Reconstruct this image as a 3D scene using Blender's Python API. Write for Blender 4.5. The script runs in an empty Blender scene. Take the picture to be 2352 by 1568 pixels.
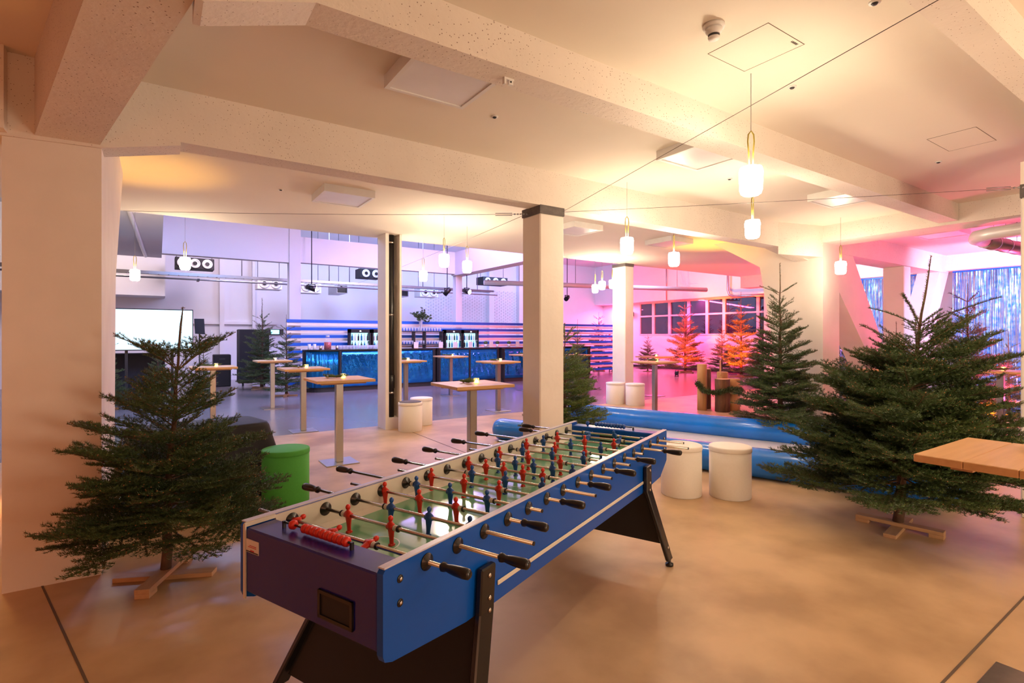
import bpy, math, random
import numpy as np
from mathutils import Vector, Matrix
PI=math.pi
S=bpy.context.scene; COL=S.collection
# ------------------------------------------------------------------ camera, world, exposure
YAW=math.radians(56.1)
cam=bpy.data.objects.new('camera',bpy.data.cameras.new('camera')); COL.objects.link(cam)
cam.location=(0,0,1.65); cam.rotation_euler=(PI/2,0,YAW-PI/2)
cam.data.sensor_width=36.0; cam.data.lens=1210/2352*36.0
cam.data.shift_x=0.0; cam.data.shift_y=(772-784)/2352.0
cam.data.clip_start=.05; cam.data.clip_end=200
S.camera=cam
w=bpy.data.worlds.new('world'); S.world=w; w.use_nodes=True
w.node_tree.nodes['Background'].inputs[0].default_value=(.30,.28,.5,1)
w.node_tree.nodes['Background'].inputs[1].default_value=.04
S.view_settings.view_transform='Standard'; S.view_settings.look='None'
S.view_settings.exposure=0.25; S.view_settings.gamma=1.0; S.view_settings.use_curve_mapping=False
def add_light(kind,loc,color,power,target=None,size=.1,angle=60,blend=.6,name='light'):
    l=bpy.data.lights.new(name,kind); l.color=color; l.energy=power
    o=bpy.data.objects.new(name,l); COL.objects.link(o); o.location=loc
    if kind=='AREA': l.shape='RECTANGLE'; l.size=size; l.size_y=size
    else: l.shadow_soft_size=size
    if kind=='SPOT': l.spot_size=math.radians(angle); l.spot_blend=blend
    if target is not None:
        o.rotation_euler=(Vector(target)-Vector(loc)).to_track_quat('-Z','Y').to_euler()
    return o
WARM=(1.0,.76,.50)
LAMP_STRENGTH=90.0
# warm lamp outside the frame, added soft fills behind the camera, floor lights
add_light('POINT',(5.2,-.9,2.3),WARM,75,size=.15,name='lamp_out_of_frame')
add_light('AREA',(-.5,-4.6,2.3),(1.0,.45,.23),82,(3.2,4.0,1.5),size=3.0,name='fill_behind_camera')  # added warm fill that evens out the foreground, not a fitting of the room
add_light('AREA',(3.5,-3.0,1.2),(1.0,.76,.54),110,(4.5,1.5,3.4),size=2.0,name='fill_behind_camera')  # added fill aimed upward to lift the ceiling at upper right
add_light('POINT',(-2.6,3.2,.8),(1.0,.22,.05),30,size=.2,name='orange_floor_light')
add_light('SPOT',(-.25,7.5,.3),(1.0,.50,.06),300,(-.2,7.0,3.4),size=.1,angle=38,blend=1.0,name='amber_floor_light')
add_light('POINT',(-1.6,6.8,.5),(1.0,.45,.10),40,size=.2,name='amber_floor_light')
add_light('POINT',(.62,6.75,.25),(1.0,.42,.10),14,size=.1,name='amber_floor_light')
add_light('SPOT',(8.55,7.0,.25),(1.0,.45,.04),900,(9.05,6.3,3.3),size=.1,angle=42,blend=1.0,name='amber_floor_light')
# hall washes hung behind the deep beams
for x_,c_,p_ in ((-1.5,(1.0,.80,.66),150),(2.0,(.95,.74,.95),170),(5.5,(.42,.54,1.0),200),(9.0,(.27,.42,1.0),250),(12.5,(.30,.46,1.0),260),(16.0,(.45,.50,1.0),190)):
    add_light('AREA',(x_,18.2,5.2),c_,p_*.8,(x_,22.5,1.9),size=1.6,name='hall_wall_wash')
add_light('AREA',(6.5,11.5,4.9),(.80,.55,1.0),130,(4.0,17.3,4.4),size=1.4,name='violet_wash')
add_light('AREA',(8.0,10.4,4.9),(.90,.85,1.0),90,(8.0,17.0,1.5),size=2,name='bar_front_fill')  # added from the front to brighten bar, ribbons and bottles, no fixture
add_light('AREA',(7,14.3,5.2),(.50,.34,1.0),300,(7,14.3,0),size=4,name='violet_wash')
add_light('AREA',(1.2,13.0,4.9),(.20,.42,1.0),260,(.4,13.5,0),size=1,name='blue_wash')
# pink room and the lounge behind the tinsel
add_light('AREA',(20.9,15.8,3.34),(1.0,.03,.20),1100,(21.1,15.8,0),size=.3,name='pink_wash').data.size_y=7
add_light('AREA',(20.9,21.0,3.2),(1.0,.10,.34),260,(21.3,21.0,0),size=1.0,name='pink_wash')
add_light('AREA',(15.5,13.5,5.0),(.36,.62,1.0),200,(21.5,15.0,4.4),size=1.6,name='white_wash')
add_light('POINT',(14.5,11.0,1.6),(1.0,.03,.16),140,size=.3,name='pink_wash')
add_light('AREA',(12.4,2.2,.5),(1.0,.08,.28),230,(12.8,2.6,3.4),size=1.0,name='pink_wash')
add_light('POINT',(13.2,6.9,1.3),(1.0,.12,.35),60,size=.2,name='pink_wash')
add_light('AREA',(12.9,2.4,3.0),(.40,.62,1.0),190,(15.0,3.0,1.7),size=.5,name='blue_wash')
add_light('AREA',(13.2,6.4,2.9),(.40,.62,1.0),60,(15.0,6.4,1.6),size=.4,name='blue_wash')
# ------------------------------------------------------------------ materials
MT={}
def mat(name,col,rough=.6,metal=0.0,spec=.5,emit=None,es=0.0,noise=None,bump=None,col2=None,coat=0.0,trans=0.0,stretch=None,alpha=None):
    """noise=(scale,mix) blends col and col2; bump=(scale,strength,distance)."""
    if name in MT: return MT[name]
    m=bpy.data.materials.new(name); m.use_nodes=True; nt=m.node_tree; N=nt.nodes; Lk=nt.links
    b=N['Principled BSDF']; b.inputs['Base Color'].default_value=(*col,1); b.inputs['Roughness'].default_value=rough
    b.inputs['Metallic'].default_value=metal; b.inputs['Specular IOR Level'].default_value=spec
    b.inputs['Coat Weight'].default_value=coat; b.inputs['Transmission Weight'].default_value=trans
    if alpha is not None: b.inputs['Alpha'].default_value=alpha
    if emit: b.inputs['Emission Color'].default_value=(*emit,1); b.inputs['Emission Strength'].default_value=es
    tc=N.new('ShaderNodeTexCoord'); mp=N.new('ShaderNodeMapping'); Lk.new(tc.outputs['Object'],mp.inputs[0])
    if stretch: mp.inputs['Scale'].default_value=stretch
    if noise is None: noise=(6.0,.5)
    if col2 is None: col2=tuple(c*.9 for c in col)
    n=N.new('ShaderNodeTexNoise'); n.inputs['Scale'].default_value=noise[0]; n.inputs['Detail'].default_value=6
    Lk.new(mp.outputs[0],n.inputs['Vector'])
    r=N.new('ShaderNodeValToRGB'); r.color_ramp.elements[0].position=.5-noise[1]/2; r.color_ramp.elements[1].position=.5+noise[1]/2
    r.color_ramp.elements[0].color=(*col,1); r.color_ramp.elements[1].color=(*col2,1)
    Lk.new(n.outputs[0],r.inputs[0]); Lk.new(r.outputs[0],b.inputs['Base Color'])
    if bump:
        n2=N.new('ShaderNodeTexNoise'); n2.inputs['Scale'].default_value=bump[0]; n2.inputs['Detail'].default_value=4
        Lk.new(mp.outputs[0],n2.inputs['Vector'])
        bp=N.new('ShaderNodeBump'); bp.inputs['Strength'].default_value=bump[1]; bp.inputs['Distance'].default_value=bump[2]
        Lk.new(n2.outputs[0],bp.inputs['Height']); Lk.new(bp.outputs[0],b.inputs['Normal'])
    MT[name]=m; return m
def pitted(name,col,pit,scale,thr):
    """painted concrete with small air holes"""
    m=mat(name,col,.75,noise=(2.5,.6),col2=tuple(c*.88 for c in col),bump=(26,.35,.01)); nt=m.node_tree; N=nt.nodes; Lk=nt.links
    b=N['Principled BSDF']; tc=N.new('ShaderNodeTexCoord')
    v=N.new('ShaderNodeTexVoronoi'); v.inputs['Scale'].default_value=scale; Lk.new(tc.outputs['Object'],v.inputs['Vector'])
    n=N.new('ShaderNodeTexNoise'); n.inputs['Scale'].default_value=1.6; n.inputs['Detail'].default_value=3; Lk.new(tc.outputs['Object'],n.inputs['Vector'])
    mm=N.new('ShaderNodeMath'); mm.operation='MULTIPLY'; mm.inputs[1].default_value=thr; Lk.new(n.outputs[0],mm.inputs[0])
    lt=N.new('ShaderNodeMath'); lt.operation='LESS_THAN'; Lk.new(v.outputs['Distance'],lt.inputs[0]); Lk.new(mm.outputs[0],lt.inputs[1])
    mx=N.new('ShaderNodeMixRGB'); old=b.inputs['Base Color'].links[0].from_socket
    Lk.new(old,mx.inputs[1]); mx.inputs[2].default_value=(*pit,1); Lk.new(lt.outputs[0],mx.inputs[0]); Lk.new(mx.outputs[0],b.inputs['Base Color'])
    return m
M_wall=mat('painted_wall',(.78,.74,.69),.8,noise=(1.2,.6),col2=(.70,.66,.62),bump=(30,.15,.004))
M_ceil=mat('painted_ceiling',(.80,.74,.64),.85,noise=(.8,.6),col2=(.74,.68,.58),bump=(20,.08,.003))
M_beam=pitted('painted_concrete',(.80,.73,.65),(.30,.22,.17),46,.26)
M_col=mat('painted_column',(.80,.74,.67),.7,noise=(3,.5),col2=(.73,.67,.60),bump=(18,.25,.006))
M_cap=mat('bare_concrete',(.16,.14,.13),.9,noise=(14,.5),col2=(.09,.08,.08),bump=(40,.5,.004))
M_floor=mat('concrete_floor',(.62,.42,.235),.42,spec=.35,noise=(1.5,.26),col2=(.42,.27,.145),bump=(12,.06,.004))
M_hall=mat('hall_screed',(.27,.23,.22),.20,spec=.5,noise=(.7,.6),col2=(.19,.17,.165),bump=(3,.05,.004))
M_hallw=mat('hall_wall',(.74,.73,.74),.8,noise=(.5,.5),col2=(.66,.65,.67),bump=(20,.1,.004))
M_white=mat('white_metal',(.78,.77,.74),.45)
M_diff=mat('diffuser_panel',(.80,.80,.80),.35,noise=(3,.4))
M_dark=mat('dark_metal',(.03,.03,.032),.45)
M_black=mat('black_plastic',(.012,.011,.011),.28)
M_blacks=mat('black_matte',(.014,.013,.014),.7)
M_steel=mat('steel_rod',(.62,.56,.50),.22,metal=1,noise=(30,.5))
M_brushed=mat('brushed_steel',(.50,.46,.42),.32,metal=1,stretch=(1,1,30),noise=(20,.6),col2=(.40,.37,.35))
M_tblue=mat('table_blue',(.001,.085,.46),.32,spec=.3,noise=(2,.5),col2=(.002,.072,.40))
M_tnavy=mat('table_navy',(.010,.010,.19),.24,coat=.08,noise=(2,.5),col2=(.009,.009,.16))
M_twhite=mat('table_white',(.70,.66,.58),.35,noise=(4,.4))
M_edge=mat('edge_strip',(.52,.50,.60),.3)
M_red=mat('red_plastic',(.62,.025,.008),.35,noise=(20,.4),col2=(.55,.02,.008))
M_pblue=mat('blue_plastic',(.01,.085,.36),.35,noise=(20,.4),col2=(.008,.07,.30))
M_field=mat('playfield_green',(.13,.38,.21),.12,spec=.6,coat=.25,noise=(3,.5),col2=(.17,.42,.24))
M_line=mat('field_line',(.62,.70,.60),.3)
M_green=mat('green_fabric',(.07,.40,.05),.75,noise=(60,.5))
M_stool=mat('white_fabric',(.86,.82,.74),.7,noise=(50,.5),col2=(.83,.79,.70))
M_stoolgrey=mat('grey_cushion',(.12,.11,.11),.8)
M_tube=mat('blue_vinyl',(.004,.20,.85),.24,coat=.25,noise=(2,.4),col2=(.006,.16,.60))
M_sheet=mat('white_sheet',(.78,.76,.74),.35,noise=(2,.4))
M_cloth=mat('black_cloth',(.010,.009,.012),.75,bump=(8,.4,.01))
M_wood=mat('table_pine',(.72,.44,.20),.45,stretch=(1,14,14),noise=(2.2,.7),col2=(.56,.31,.12))
M_board=mat('rough_board',(.58,.36,.19),.7,stretch=(2,9,9),noise=(3,.6),col2=(.42,.24,.12))
M_bark=mat('fir_bark',(.15,.08,.045),.85,noise=(22,.6),col2=(.07,.04,.025),bump=(45,.6,.006))
M_twig=mat('fir_twig',(.17,.10,.05),.8,noise=(14,.5))
M_needle=mat('fir_needle',(.034,.072,.022),.42,noise=(1.9,.5),col2=(.085,.14,.035))
M_needle2=mat('fir_needle_yellowish',(.07,.13,.025),.45,noise=(2.2,.5),col2=(.16,.23,.05))
M_bud=mat('fir_bud',(.34,.15,.06),.7)
M_log=mat('log_bark',(.22,.11,.05),.9,stretch=(1,1,.18),noise=(24,.7),col2=(.09,.045,.02),bump=(26,.8,.02))
M_logp=mat('peeled_log',(.60,.36,.14),.8,stretch=(1,1,.2),noise=(12,.7),col2=(.42,.22,.08),bump=(22,.5,.01))
M_logtop=mat('sawn_log_end',(.72,.50,.25),.7,noise=(10,.5),col2=(.60,.38,.18))
M_bulb=mat('lamp_glass',(1,.95,.85),.4,emit=(1.0,.80,.56),es=LAMP_STRENGTH)
M_loop=mat('lamp_loop_rubber',(.30,.24,.04),.5)
M_flame=mat('candle_glow',(1,.7,.2),.4,emit=(1,.62,.12),es=16)
M_glass=mat('clear_glass',(.75,.8,.85),.06,spec=.8,alpha=.35)
M_pane=mat('night_window_glass',(.012,.012,.03),.02,spec=1.0,coat=1.0)
M_foil=mat('blue_foil',(.02,.34,.80),.05,metal=.75,bump=(.9,.5,.14),noise=(2,.4),col2=(.02,.16,.45))
M_foilr=mat('blue_foil_ribbed',(.015,.26,.60),.08,metal=.75,stretch=(5,5,.12),bump=(2.2,.6,.3),noise=(2,.4))
M_ribb=mat('ribbon_blue',(.003,.12,.60),.3,noise=(3,.4))
M_ribs=mat('ribbon_silver',(.85,.76,.70),.3,metal=.25,noise=(3,.4))
M_frame=mat('window_frame_paint',(.66,.60,.60),.5)
M_grey=mat('galvanised',(.36,.36,.38),.35,metal=.8,noise=(9,.5))
M_duct=mat('white_duct',(.72,.72,.72),.35,metal=.2)
M_screen=mat('screen_glow',(.2,.3,.3),.3,emit=(.62,.88,1.0),es=1.25)
M_screentext=mat('screen_lettering',(1,1,1),.3,emit=(.9,1.0,1.0),es=1.6)
M_exit=mat('exit_sign_glow',(.3,.8,.9),.3,emit=(.2,.9,1.0),es=3.0)
M_cool=mat('fridge_glow',(.5,.9,.9),.3,emit=(.35,.85,.95),es=1.6)
M_orange=mat('orange_lens',(1,.4,.1),.3,emit=(1,.36,.05),es=30)
M_pinklens=mat('pink_lens',(1,.6,.8),.3,emit=(1,.55,.8),es=25)
M_whitelens=mat('white_lens',(1,1,1),.3,emit=(.9,.9,1),es=14)
M_redsign=mat('red_sign',(.55,.02,.03),.5)
M_paper=mat('paper_card',(.78,.74,.70),.6)
M_amber=mat('amber_drink',(.45,.015,.01),.1,coat=.5)
M_wicker=mat('bent_cane',(.62,.38,.16),.6)
M_cable=mat('steel_cable',(.12,.10,.09),.5)
# ------------------------------------------------------------------ mesh helpers
class MB:
    def __init__(s): s.v=[]; s.f=[]; s.sm=[]
    def _add(s,vs,fs,smooth=False):
        k=len(s.v); s.v+= [tuple(a) for a in vs]; s.f+=[tuple(i+k for i in f) for f in fs]; s.sm+=[smooth]*len(fs); return s
    def box(s,x0,x1,y0,y1,z0,z1):
        return s._add([(x0,y0,z0),(x1,y0,z0),(x1,y1,z0),(x0,y1,z0),(x0,y0,z1),(x1,y0,z1),(x1,y1,z1),(x0,y1,z1)],
            [(0,3,2,1),(4,5,6,7),(0,1,5,4),(1,2,6,5),(2,3,7,6),(3,0,4,7)])
    def rbox(s,x0,x1,y0,y1,z0,z1,r=.01):
        """box whose edges are bevelled"""
        X=[x0,x0+r,x1-r,x1]; Y=[y0,y0+r,y1-r,y1]; Z=[z0,z0+r,z1-r,z1]
        vs=[];fs=[]
        def quad(a,b,c,d): k=len(vs); vs.extend([a,b,c,d]); fs.append((k,k+1,k+2,k+3))
        def tri(a,b,c): k=len(vs); vs.extend([a,b,c]); fs.append((k,k+1,k+2))
        a,b=X[1],X[2]; c,d=Y[1],Y[2]; e,f=Z[1],Z[2]
        quad((a,c,z0),(a,d,z0),(b,d,z0),(b,c,z0)); quad((a,c,z1),(b,c,z1),(b,d,z1),(a,d,z1))
        quad((a,y0,e),(b,y0,e),(b,y0,f),(a,y0,f)); quad((a,y1,e),(a,y1,f),(b,y1,f),(b,y1,e))
        quad((x0,c,e),(x0,c,f),(x0,d,f),(x0,d,e)); quad((x1,c,e),(x1,d,e),(x1,d,f),(x1,c,f))
        for zz,zi in((z0,e),(z1,f)):
            quad((a,c,zz),(b,c,zz),(b,y0,zi),(a,y0,zi)); quad((a,d,zz),(b,d,zz),(b,y1,zi),(a,y1,zi))
            quad((a,c,zz),(a,d,zz),(x0,d,zi),(x0,c,zi)); quad((b,c,zz),(b,d,zz),(x1,d,zi),(x1,c,zi))
        for xx,xi in((x0,a),(x1,b)):
            for yy,yi in((y0,c),(y1,d)):
                quad((xx,yi,e),(xx,yi,f),(xi,yy,f),(xi,yy,e))
                for zz,zi in((z0,e),(z1,f)): tri((xx,yi,zi),(xi,yy,zi),(xi,yi,zz))
        return s._add(vs,fs)
    def cyl(s,p0,p1,r0,r1=None,n=16,caps=True,smooth=True):
        if r1 is None: r1=r0
        p0=Vector(p0);p1=Vector(p1); d=(p1-p0).normalized(); a=d.orthogonal().normalized(); b=d.cross(a)
        vs=[];fs=[]
        for p,r in((p0,r0),(p1,r1)):
            for i in range(n):
                t=2*PI*i/n; vs.append(p+a*(math.cos(t)*r)+b*(math.sin(t)*r))
        for i in range(n): j=(i+1)%n; fs.append((i,j,n+j,n+i))
        s._add(vs,fs,smooth)
        if caps: s._add(vs[:n],[tuple(range(n))[::-1]]); s._add(vs[n:],[tuple(range(n))])
        return s
    def lathe(s,c,axis,prof,n=20):
        """prof: list of (radius,distance along axis)"""
        c=Vector(c); d=Vector(axis).normalized(); a=d.orthogonal().normalized(); b=d.cross(a); vs=[];fs=[]
        for r,h in prof:
            for i in range(n):
                t=2*PI*i/n; vs.append(c+d*h+a*(math.cos(t)*r)+b*(math.sin(t)*r))
        for k in range(len(prof)-1):
            for i in range(n): j=(i+1)%n; fs.append((k*n+i,k*n+j,(k+1)*n+j,(k+1)*n+i))
        fs.append(tuple(range(n))[::-1]); fs.append(tuple(range((len(prof)-1)*n,len(prof)*n)))
        return s._add(vs,fs,True)
    def tube(s,path,r,n=8,r2=None):
        path=[Vector(p) for p in path]; vs=[];fs=[]; m=len(path)
        up=None
        for k,p in enumerate(path):
            d=(path[min(k+1,m-1)]-path[max(k-1,0)]).normalized()
            if up is None: up=d.orthogonal().normalized()
            a=(up-d*up.dot(d)).normalized(); up=a; b=d.cross(a)
            rr=r if r2 is None else r+(r2-r)*k/(m-1)
            for i in range(n): t=2*PI*i/n; vs.append(p+a*(math.cos(t)*rr)+b*(math.sin(t)*rr))
        for k in range(m-1):
            for i in range(n): j=(i+1)%n; fs.append((k*n+i,k*n+j,(k+1)*n+j,(k+1)*n+i))
        fs.append(tuple(range(n))[::-1]); fs.append(tuple(range((m-1)*n,m*n)))
        return s._add(vs,fs,True)
    def prism(s,poly,axis,a,b):
        """poly of 2-D points extruded along axis ('x': poly=(y,z), 'y': poly=(x,z), 'z': poly=(x,y))"""
        def P(p,t): return {'x':(t,p[0],p[1]),'y':(p[0],t,p[1]),'z':(p[0],p[1],t)}[axis]
        n=len(poly); vs=[P(p,a) for p in poly]+[P(p,b) for p in poly]
        fs=[tuple(range(n))[::-1],tuple(range(n,2*n))]+[(i,(i+1)%n,n+(i+1)%n,n+i) for i in range(n)]
        return s._add(vs,fs)
    def sphere(s,c,r,n=10,sq=(1,1,1)):
        prof=[]; vs=[];fs=[]; m=n//2+1
        for k in range(m):
            ph=PI*k/(m-1)
            for i in range(n): t=2*PI*i/n; vs.append((c[0]+r*sq[0]*math.sin(ph)*math.cos(t),c[1]+r*sq[1]*math.sin(ph)*math.sin(t),c[2]-r*sq[2]*math.cos(ph)))
        for k in range(m-1):
            for i in range(n): j=(i+1)%n; fs.append((k*n+i,k*n+j,(k+1)*n+j,(k+1)*n+i))
        return s._add(vs,fs,True)
def build(name,mb,material,parent=None,loc=None,mods=True):
    me=bpy.data.meshes.new(name); me.from_pydata(mb.v,[],mb.f); me.materials.append(material)
    me.polygons.foreach_set('use_smooth',mb.sm)
    me.update()
    import bmesh
    bm=bmesh.new(); bm.from_mesh(me); bmesh.ops.remove_doubles(bm,verts=bm.verts,dist=1e-5) if len(mb.v)<4000 else None
    bmesh.ops.recalc_face_normals(bm,faces=bm.faces); bm.to_mesh(me); bm.free()
    o=bpy.data.objects.new(name,me); COL.objects.link(o)
    if parent: o.parent=parent
    if loc: o.location=loc
    return o
def tag(o,label,cat,group=None,kind=None):
    o['label']=label; o['category']=cat
    if group: o['group']=group
    if kind: o['kind']=kind
    return o
def thing(name,label,cat,loc=(0,0,0),rz=0,group=None):
    o=bpy.data.objects.new(name,None); COL.objects.link(o); o.location=loc; o.rotation_euler=(0,0,rz); o.empty_display_size=.1
    return tag(o,label,cat,group)
def struct(name,mb,m):
    o=build(name,mb,m); o['kind']='structure'; return o
def copy_tree(o,parent=None):
    c=o.copy(); COL.objects.link(c)
    if parent: c.parent=parent
    for ch in list(o.children): copy_tree(ch,c)
    return c
def lab(o,label): o['label']=label; return o
# ------------------------------------------------------------------ setting
ZC=3.47
struct('floor',MB().box(-8,30,-6,9.42,-.1,0),M_floor)
struct('floor',MB().box(-8,30,9.42,24,-.1,0),M_hall)
# expansion joints in the concrete: dark sealant strips
def strip(p,q,wd,z=.002):
    p=Vector(p);q=Vector(q); d=(q-p).normalized(); n=Vector((-d.y,d.x))*wd/2
    return MB().prism([tuple(p+n),tuple(p-n),tuple(q-n),tuple(q+n)],'z',.0005,z)
M_joint=mat('joint_sealant',(.13,.09,.06),.8)
for nm,p,q in(('trim_1',(-.66,4.72),(.30,.9)),('trim_2',(3.64,9.4),(3.60,4.9)),('trim_3',(.3,.9),(9.0,1.02))):
    struct(nm,strip(p,q,.012),M_joint)
struct('ceiling',MB().box(-8,16.0,-6,9.45,ZC,ZC+.3),M_ceil)
struct('ceiling',MB().box(-8,30,9.3,24,5.6,5.8),M_hallw)
struct('trim_4',MB().box(-8,16.0,9.45,9.5,ZC,5.6),M_wall)
struct('ceiling',MB().box(16.0,30,-6,9.45,ZC,ZC+.3),M_ceil)
struct('wall_back',MB().box(-8,24,22.5,22.8,0,5.6),M_hallw)
struct('wall_left',MB().box(-8.2,-8,-6,22.5,0,5.6),M_hallw)
# window wall on the right with a band of windows
XW=21.5
ww=MB(); ww.box(XW,XW+.3,7,22.5,0,1.70); ww.box(XW-.65,XW+.3,7,22.5,3.43,5.6); ww.box(XW,XW+.3,19.7,22.5,1.70,3.43); ww.box(XW,XW+.3,7,12.0,1.70,3.43)
struct('wall_right',ww,M_hallw)
struct('wall_front',MB().box(16.3,XW+.3,-3,-2.8,0,ZC),M_wall)
struct('baseboard_right',MB().box(XW-.03,XW,7,22.4,0,.12),M_blacks)
wys=[19.7,18.75,17.7,16.55,15.5,14.6,12.95,12.0]
for i in range(7):
    y1,y0=wys[i],wys[i+1]; f=MB(); t=.07
    f.box(XW-.02,XW+.12,y0,y0+t,1.70,3.43).box(XW-.02,XW+.12,y1-t,y1,1.70,3.43).box(XW-.02,XW+.12,y0+t,y1-t,1.70,1.77).box(XW-.02,XW+.12,y0+t,y1-t,3.36,3.43)
    f.box(XW-.02,XW+.12,y0+t,y1-t,2.66,2.74)
    o=struct('window_%d'%(i+1),f,M_frame)
    build('pane',MB().box(XW+.04,XW+.06,y0+t,y1-t,1.77,2.66),M_pane,o)
    build('pane',MB().box(XW+.04,XW+.06,y0+t,y1-t,2.74,3.36),M_pane,o)
def fixed(name,mb,m,label,cat='beam',group=None):
    o=build(name,mb,m); return tag(o,label,cat,group)
# structural beams
bA=MB()
bA.prism([(-.9,2.93),(-.33,2.95),(.14,3.06),(.14,3.085),(8.2,3.085),(9.12,2.93),(9.12,ZC),(-.9,ZC)],'y',4.6,4.83)
bA.prism([(8.2,4.6),(9.12,4.36),(9.12,4.6)],'z',2.96,ZC)
struct('trim_5',bA,M_beam)
bB=MB().prism([(.13,3.07),(.16,3.07),(.62,3.225),(9.1,3.235),(9.1,ZC),(.13,ZC)],'y',2.58,2.80)
struct('trim_6',bB,M_beam)
struct('trim_7',MB().box(-.2,9.1,.87,1.03,3.235,ZC),M_beam)
# tapered diagonal beam over the left pillar
dv=Vector((.23,-.973)); nv=Vector((.973,.23)); c0=Vector((-.56,4.85))
def dpt(s,w): q=c0+dv*s+nv*w; return (q.x,q.y)
T1=MB(); ss=[(-.15,2.93),(.0,2.95),(2.3,3.10),(6.5,3.15)]
vs=[];fs=[]
for s_,z_ in ss:
    for w_ in(-.165,.165):
        x,y=dpt(s_,w_); vs+= [(x,y,z_),(x,y,ZC)]
for k in range(3):
    a=4*k; fs+=[(a,a+4,a+6,a+2),(a,a+1,a+5,a+4),(a+2,a+6,a+7,a+3)]
fs+=[(0,2,3,1),(12,13,15,14)]
T1._add(vs,fs); struct('trim_8',T1,M_beam)
struct('trim_9',MB().box(-8,-.8,4.5,4.9,2.95,ZC),M_beam)
# left pillar: long pier with a flared head
pl=MB().prism([(4.62,0),(5.9,0),(6.1,2.2),(7.3,ZC),(4.62,ZC)],'x',-.83,-.325)
tag(struct('pillar_left',pl,M_col),'','') if False else struct('wall_pier_left',pl,M_col)
# centre column with bare concrete cap
def column(x0,x1,y0,y1,zt,name,label,cap=(3.0,3.09)):
    t=thing(name,label,'column',((x0+x1)/2,(y0+y1)/2,0)); t['kind']='structure'
    a,b=(x1-x0)/2,(y1-y0)/2
    build('shaft',MB().rbox(-a,a,-b,b,0,cap[0],.012),M_col,t)
    build('cap',MB().box(-a-.004,a+.004,-b-.004,b+.004,cap[0],cap[1]),M_cap,t)
    if zt>cap[1]: build('shaft_head',MB().box(-a,a,-b,b,cap[1],zt),M_col,t)
    return t
column(3.463,3.80,4.603,4.94,3.09,'column','square white column with dark concrete cap, nearest the football table')
column(6.52,6.86,1.06,1.40,3.235,'column','white column with dark cap cut off by the right edge of the photo',(2.91,3.03))
column(9.64,9.94,9.3,9.75,3.47,'column','white column with thin dark cap in front of the pink room',(3.40,3.47))
# channel column with drain pipe
t=thing('channel_column','white channel column with a black drain pipe down its recess','column',(3.48,9.15,0)); t['kind']='structure'
build('shaft',MB().box(-.15,-.09,-.2,.2,0,ZC).box(.11,.15,-.2,.2,0,ZC).box(-.09,.11,.15,.2,0,ZC).box(-.09,.11,-.18,.15,0,.2),M_col,t)
build('drain_pipe',MB().cyl((.01,-.05,.2),(.01,-.05,ZC),.052,n=20).cyl((.01,-.05,.72),(.01,-.05,.95),.062,n=20),M_black,t)
for z in(.62,2.02,3.32): build('pipe_clamp',MB().cyl((.01,-.05,z),(.01,-.05,z+.03),.06,n=20).box(-.1,.0,-.06,-.02,z+.005,z+.02),M_steel,t)
# portal frame on the right: flared pier with beam along the room, struts beyond
pr=MB().prism([(4.36,0),(5.05,0),(5.22,1.5),(5.46,2.91),(6.42,ZC),(4.36,ZC)],'x',9.12,9.68)
struct('wall_pier_right',pr,M_col)
struct('trim_10',MB().box(9.12,9.68,-3,4.36,3.2,ZC),M_beam)
struct('trim_11',MB().box(9.68,14.9,4.40,4.85,3.08,ZC),M_beam)
struct('trim_12',MB().box(14.75,15.25,-3,9.45,3.12,ZC),M_beam)
struct('trim_13',MB().prism([(9.68,3.08),(10.32,3.08),(12.72,0.0),(12.22,0.0),(9.68,2.55)],'y',4.42,4.84),M_col)
struct('trim_14',MB().prism([(15.9,3.12),(16.55,3.12),(13.9,0.0),(13.45,0.0)],'y',4.42,4.84) if False else MB().prism([(14.45,3.12),(14.98,3.12),(12.95,0.0),(12.42,0.0)],'y',4.42,4.84),M_col)
t=thing('column','slim pink-lit column between the two slanted struts','column',(12.72,4.62,0)); t['kind']='structure'
build('shaft',MB().rbox(-.16,.16,-.19,.19,0,3.08,.012),M_col,t)
struct('wall_lounge_end',MB().box(16.2,16.3,-3,8.6,0,ZC),M_wall)
struct('wall_lounge_side',MB().box(15.25,16.3,8.6,9.0,0,ZC),M_wall)
# hall: high beams, column
struct('trim_15',MB().box(.09,3.36,17.3,17.6,3.92,5.6),M_hallw)
struct('trim_16',MB().box(3.36,9.6,17.32,17.6,3.95,4.75),M_hallw)
t=thing('column','tall white hall column at the left end of the ribbon backdrop','column',(3.52,17.42,0)); t['kind']='structure'
build('shaft',MB().rbox(-.17,.17,-.15,.15,0,5.6,.01),M_hallw,t)
t=thing('column','slim white hall column behind the bar, beside the pair of fridges','column',(9.3,17.5,0)); t['kind']='structure'
build('shaft',MB().rbox(-.13,.13,-.13,.13,0,3.9,.01),M_hallw,t)
struct('trim_17',MB().box(9.1,9.55,9.5,17.6,3.9,4.75),M_hallw)
struct('trim_18',MB().box(-1.0,.09,9.5,19,4.0,5.6),M_hallw)
struct('trim_26',MB().cyl((-.5,9.6,3.96),(-.3,18.5,3.96),.045,n=10),M_duct)
struct('trim_19',MB().box(-3,3.9,22.38,22.5,2.10,2.20),M_hallw)
for x0,x1,nm in((1.9,2.05,'trim_20'),(3.0,3.1,'trim_21'),(13.6,13.9,'trim_22'),(15.4,15.7,'trim_23')):
    struct(nm,MB().box(x0,x1,22.25,22.5,0,5.6),M_hallw)
struct('trim_24',MB().box(-8,.2,21.2,22.5,3.0,5.6),M_hallw)
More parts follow.
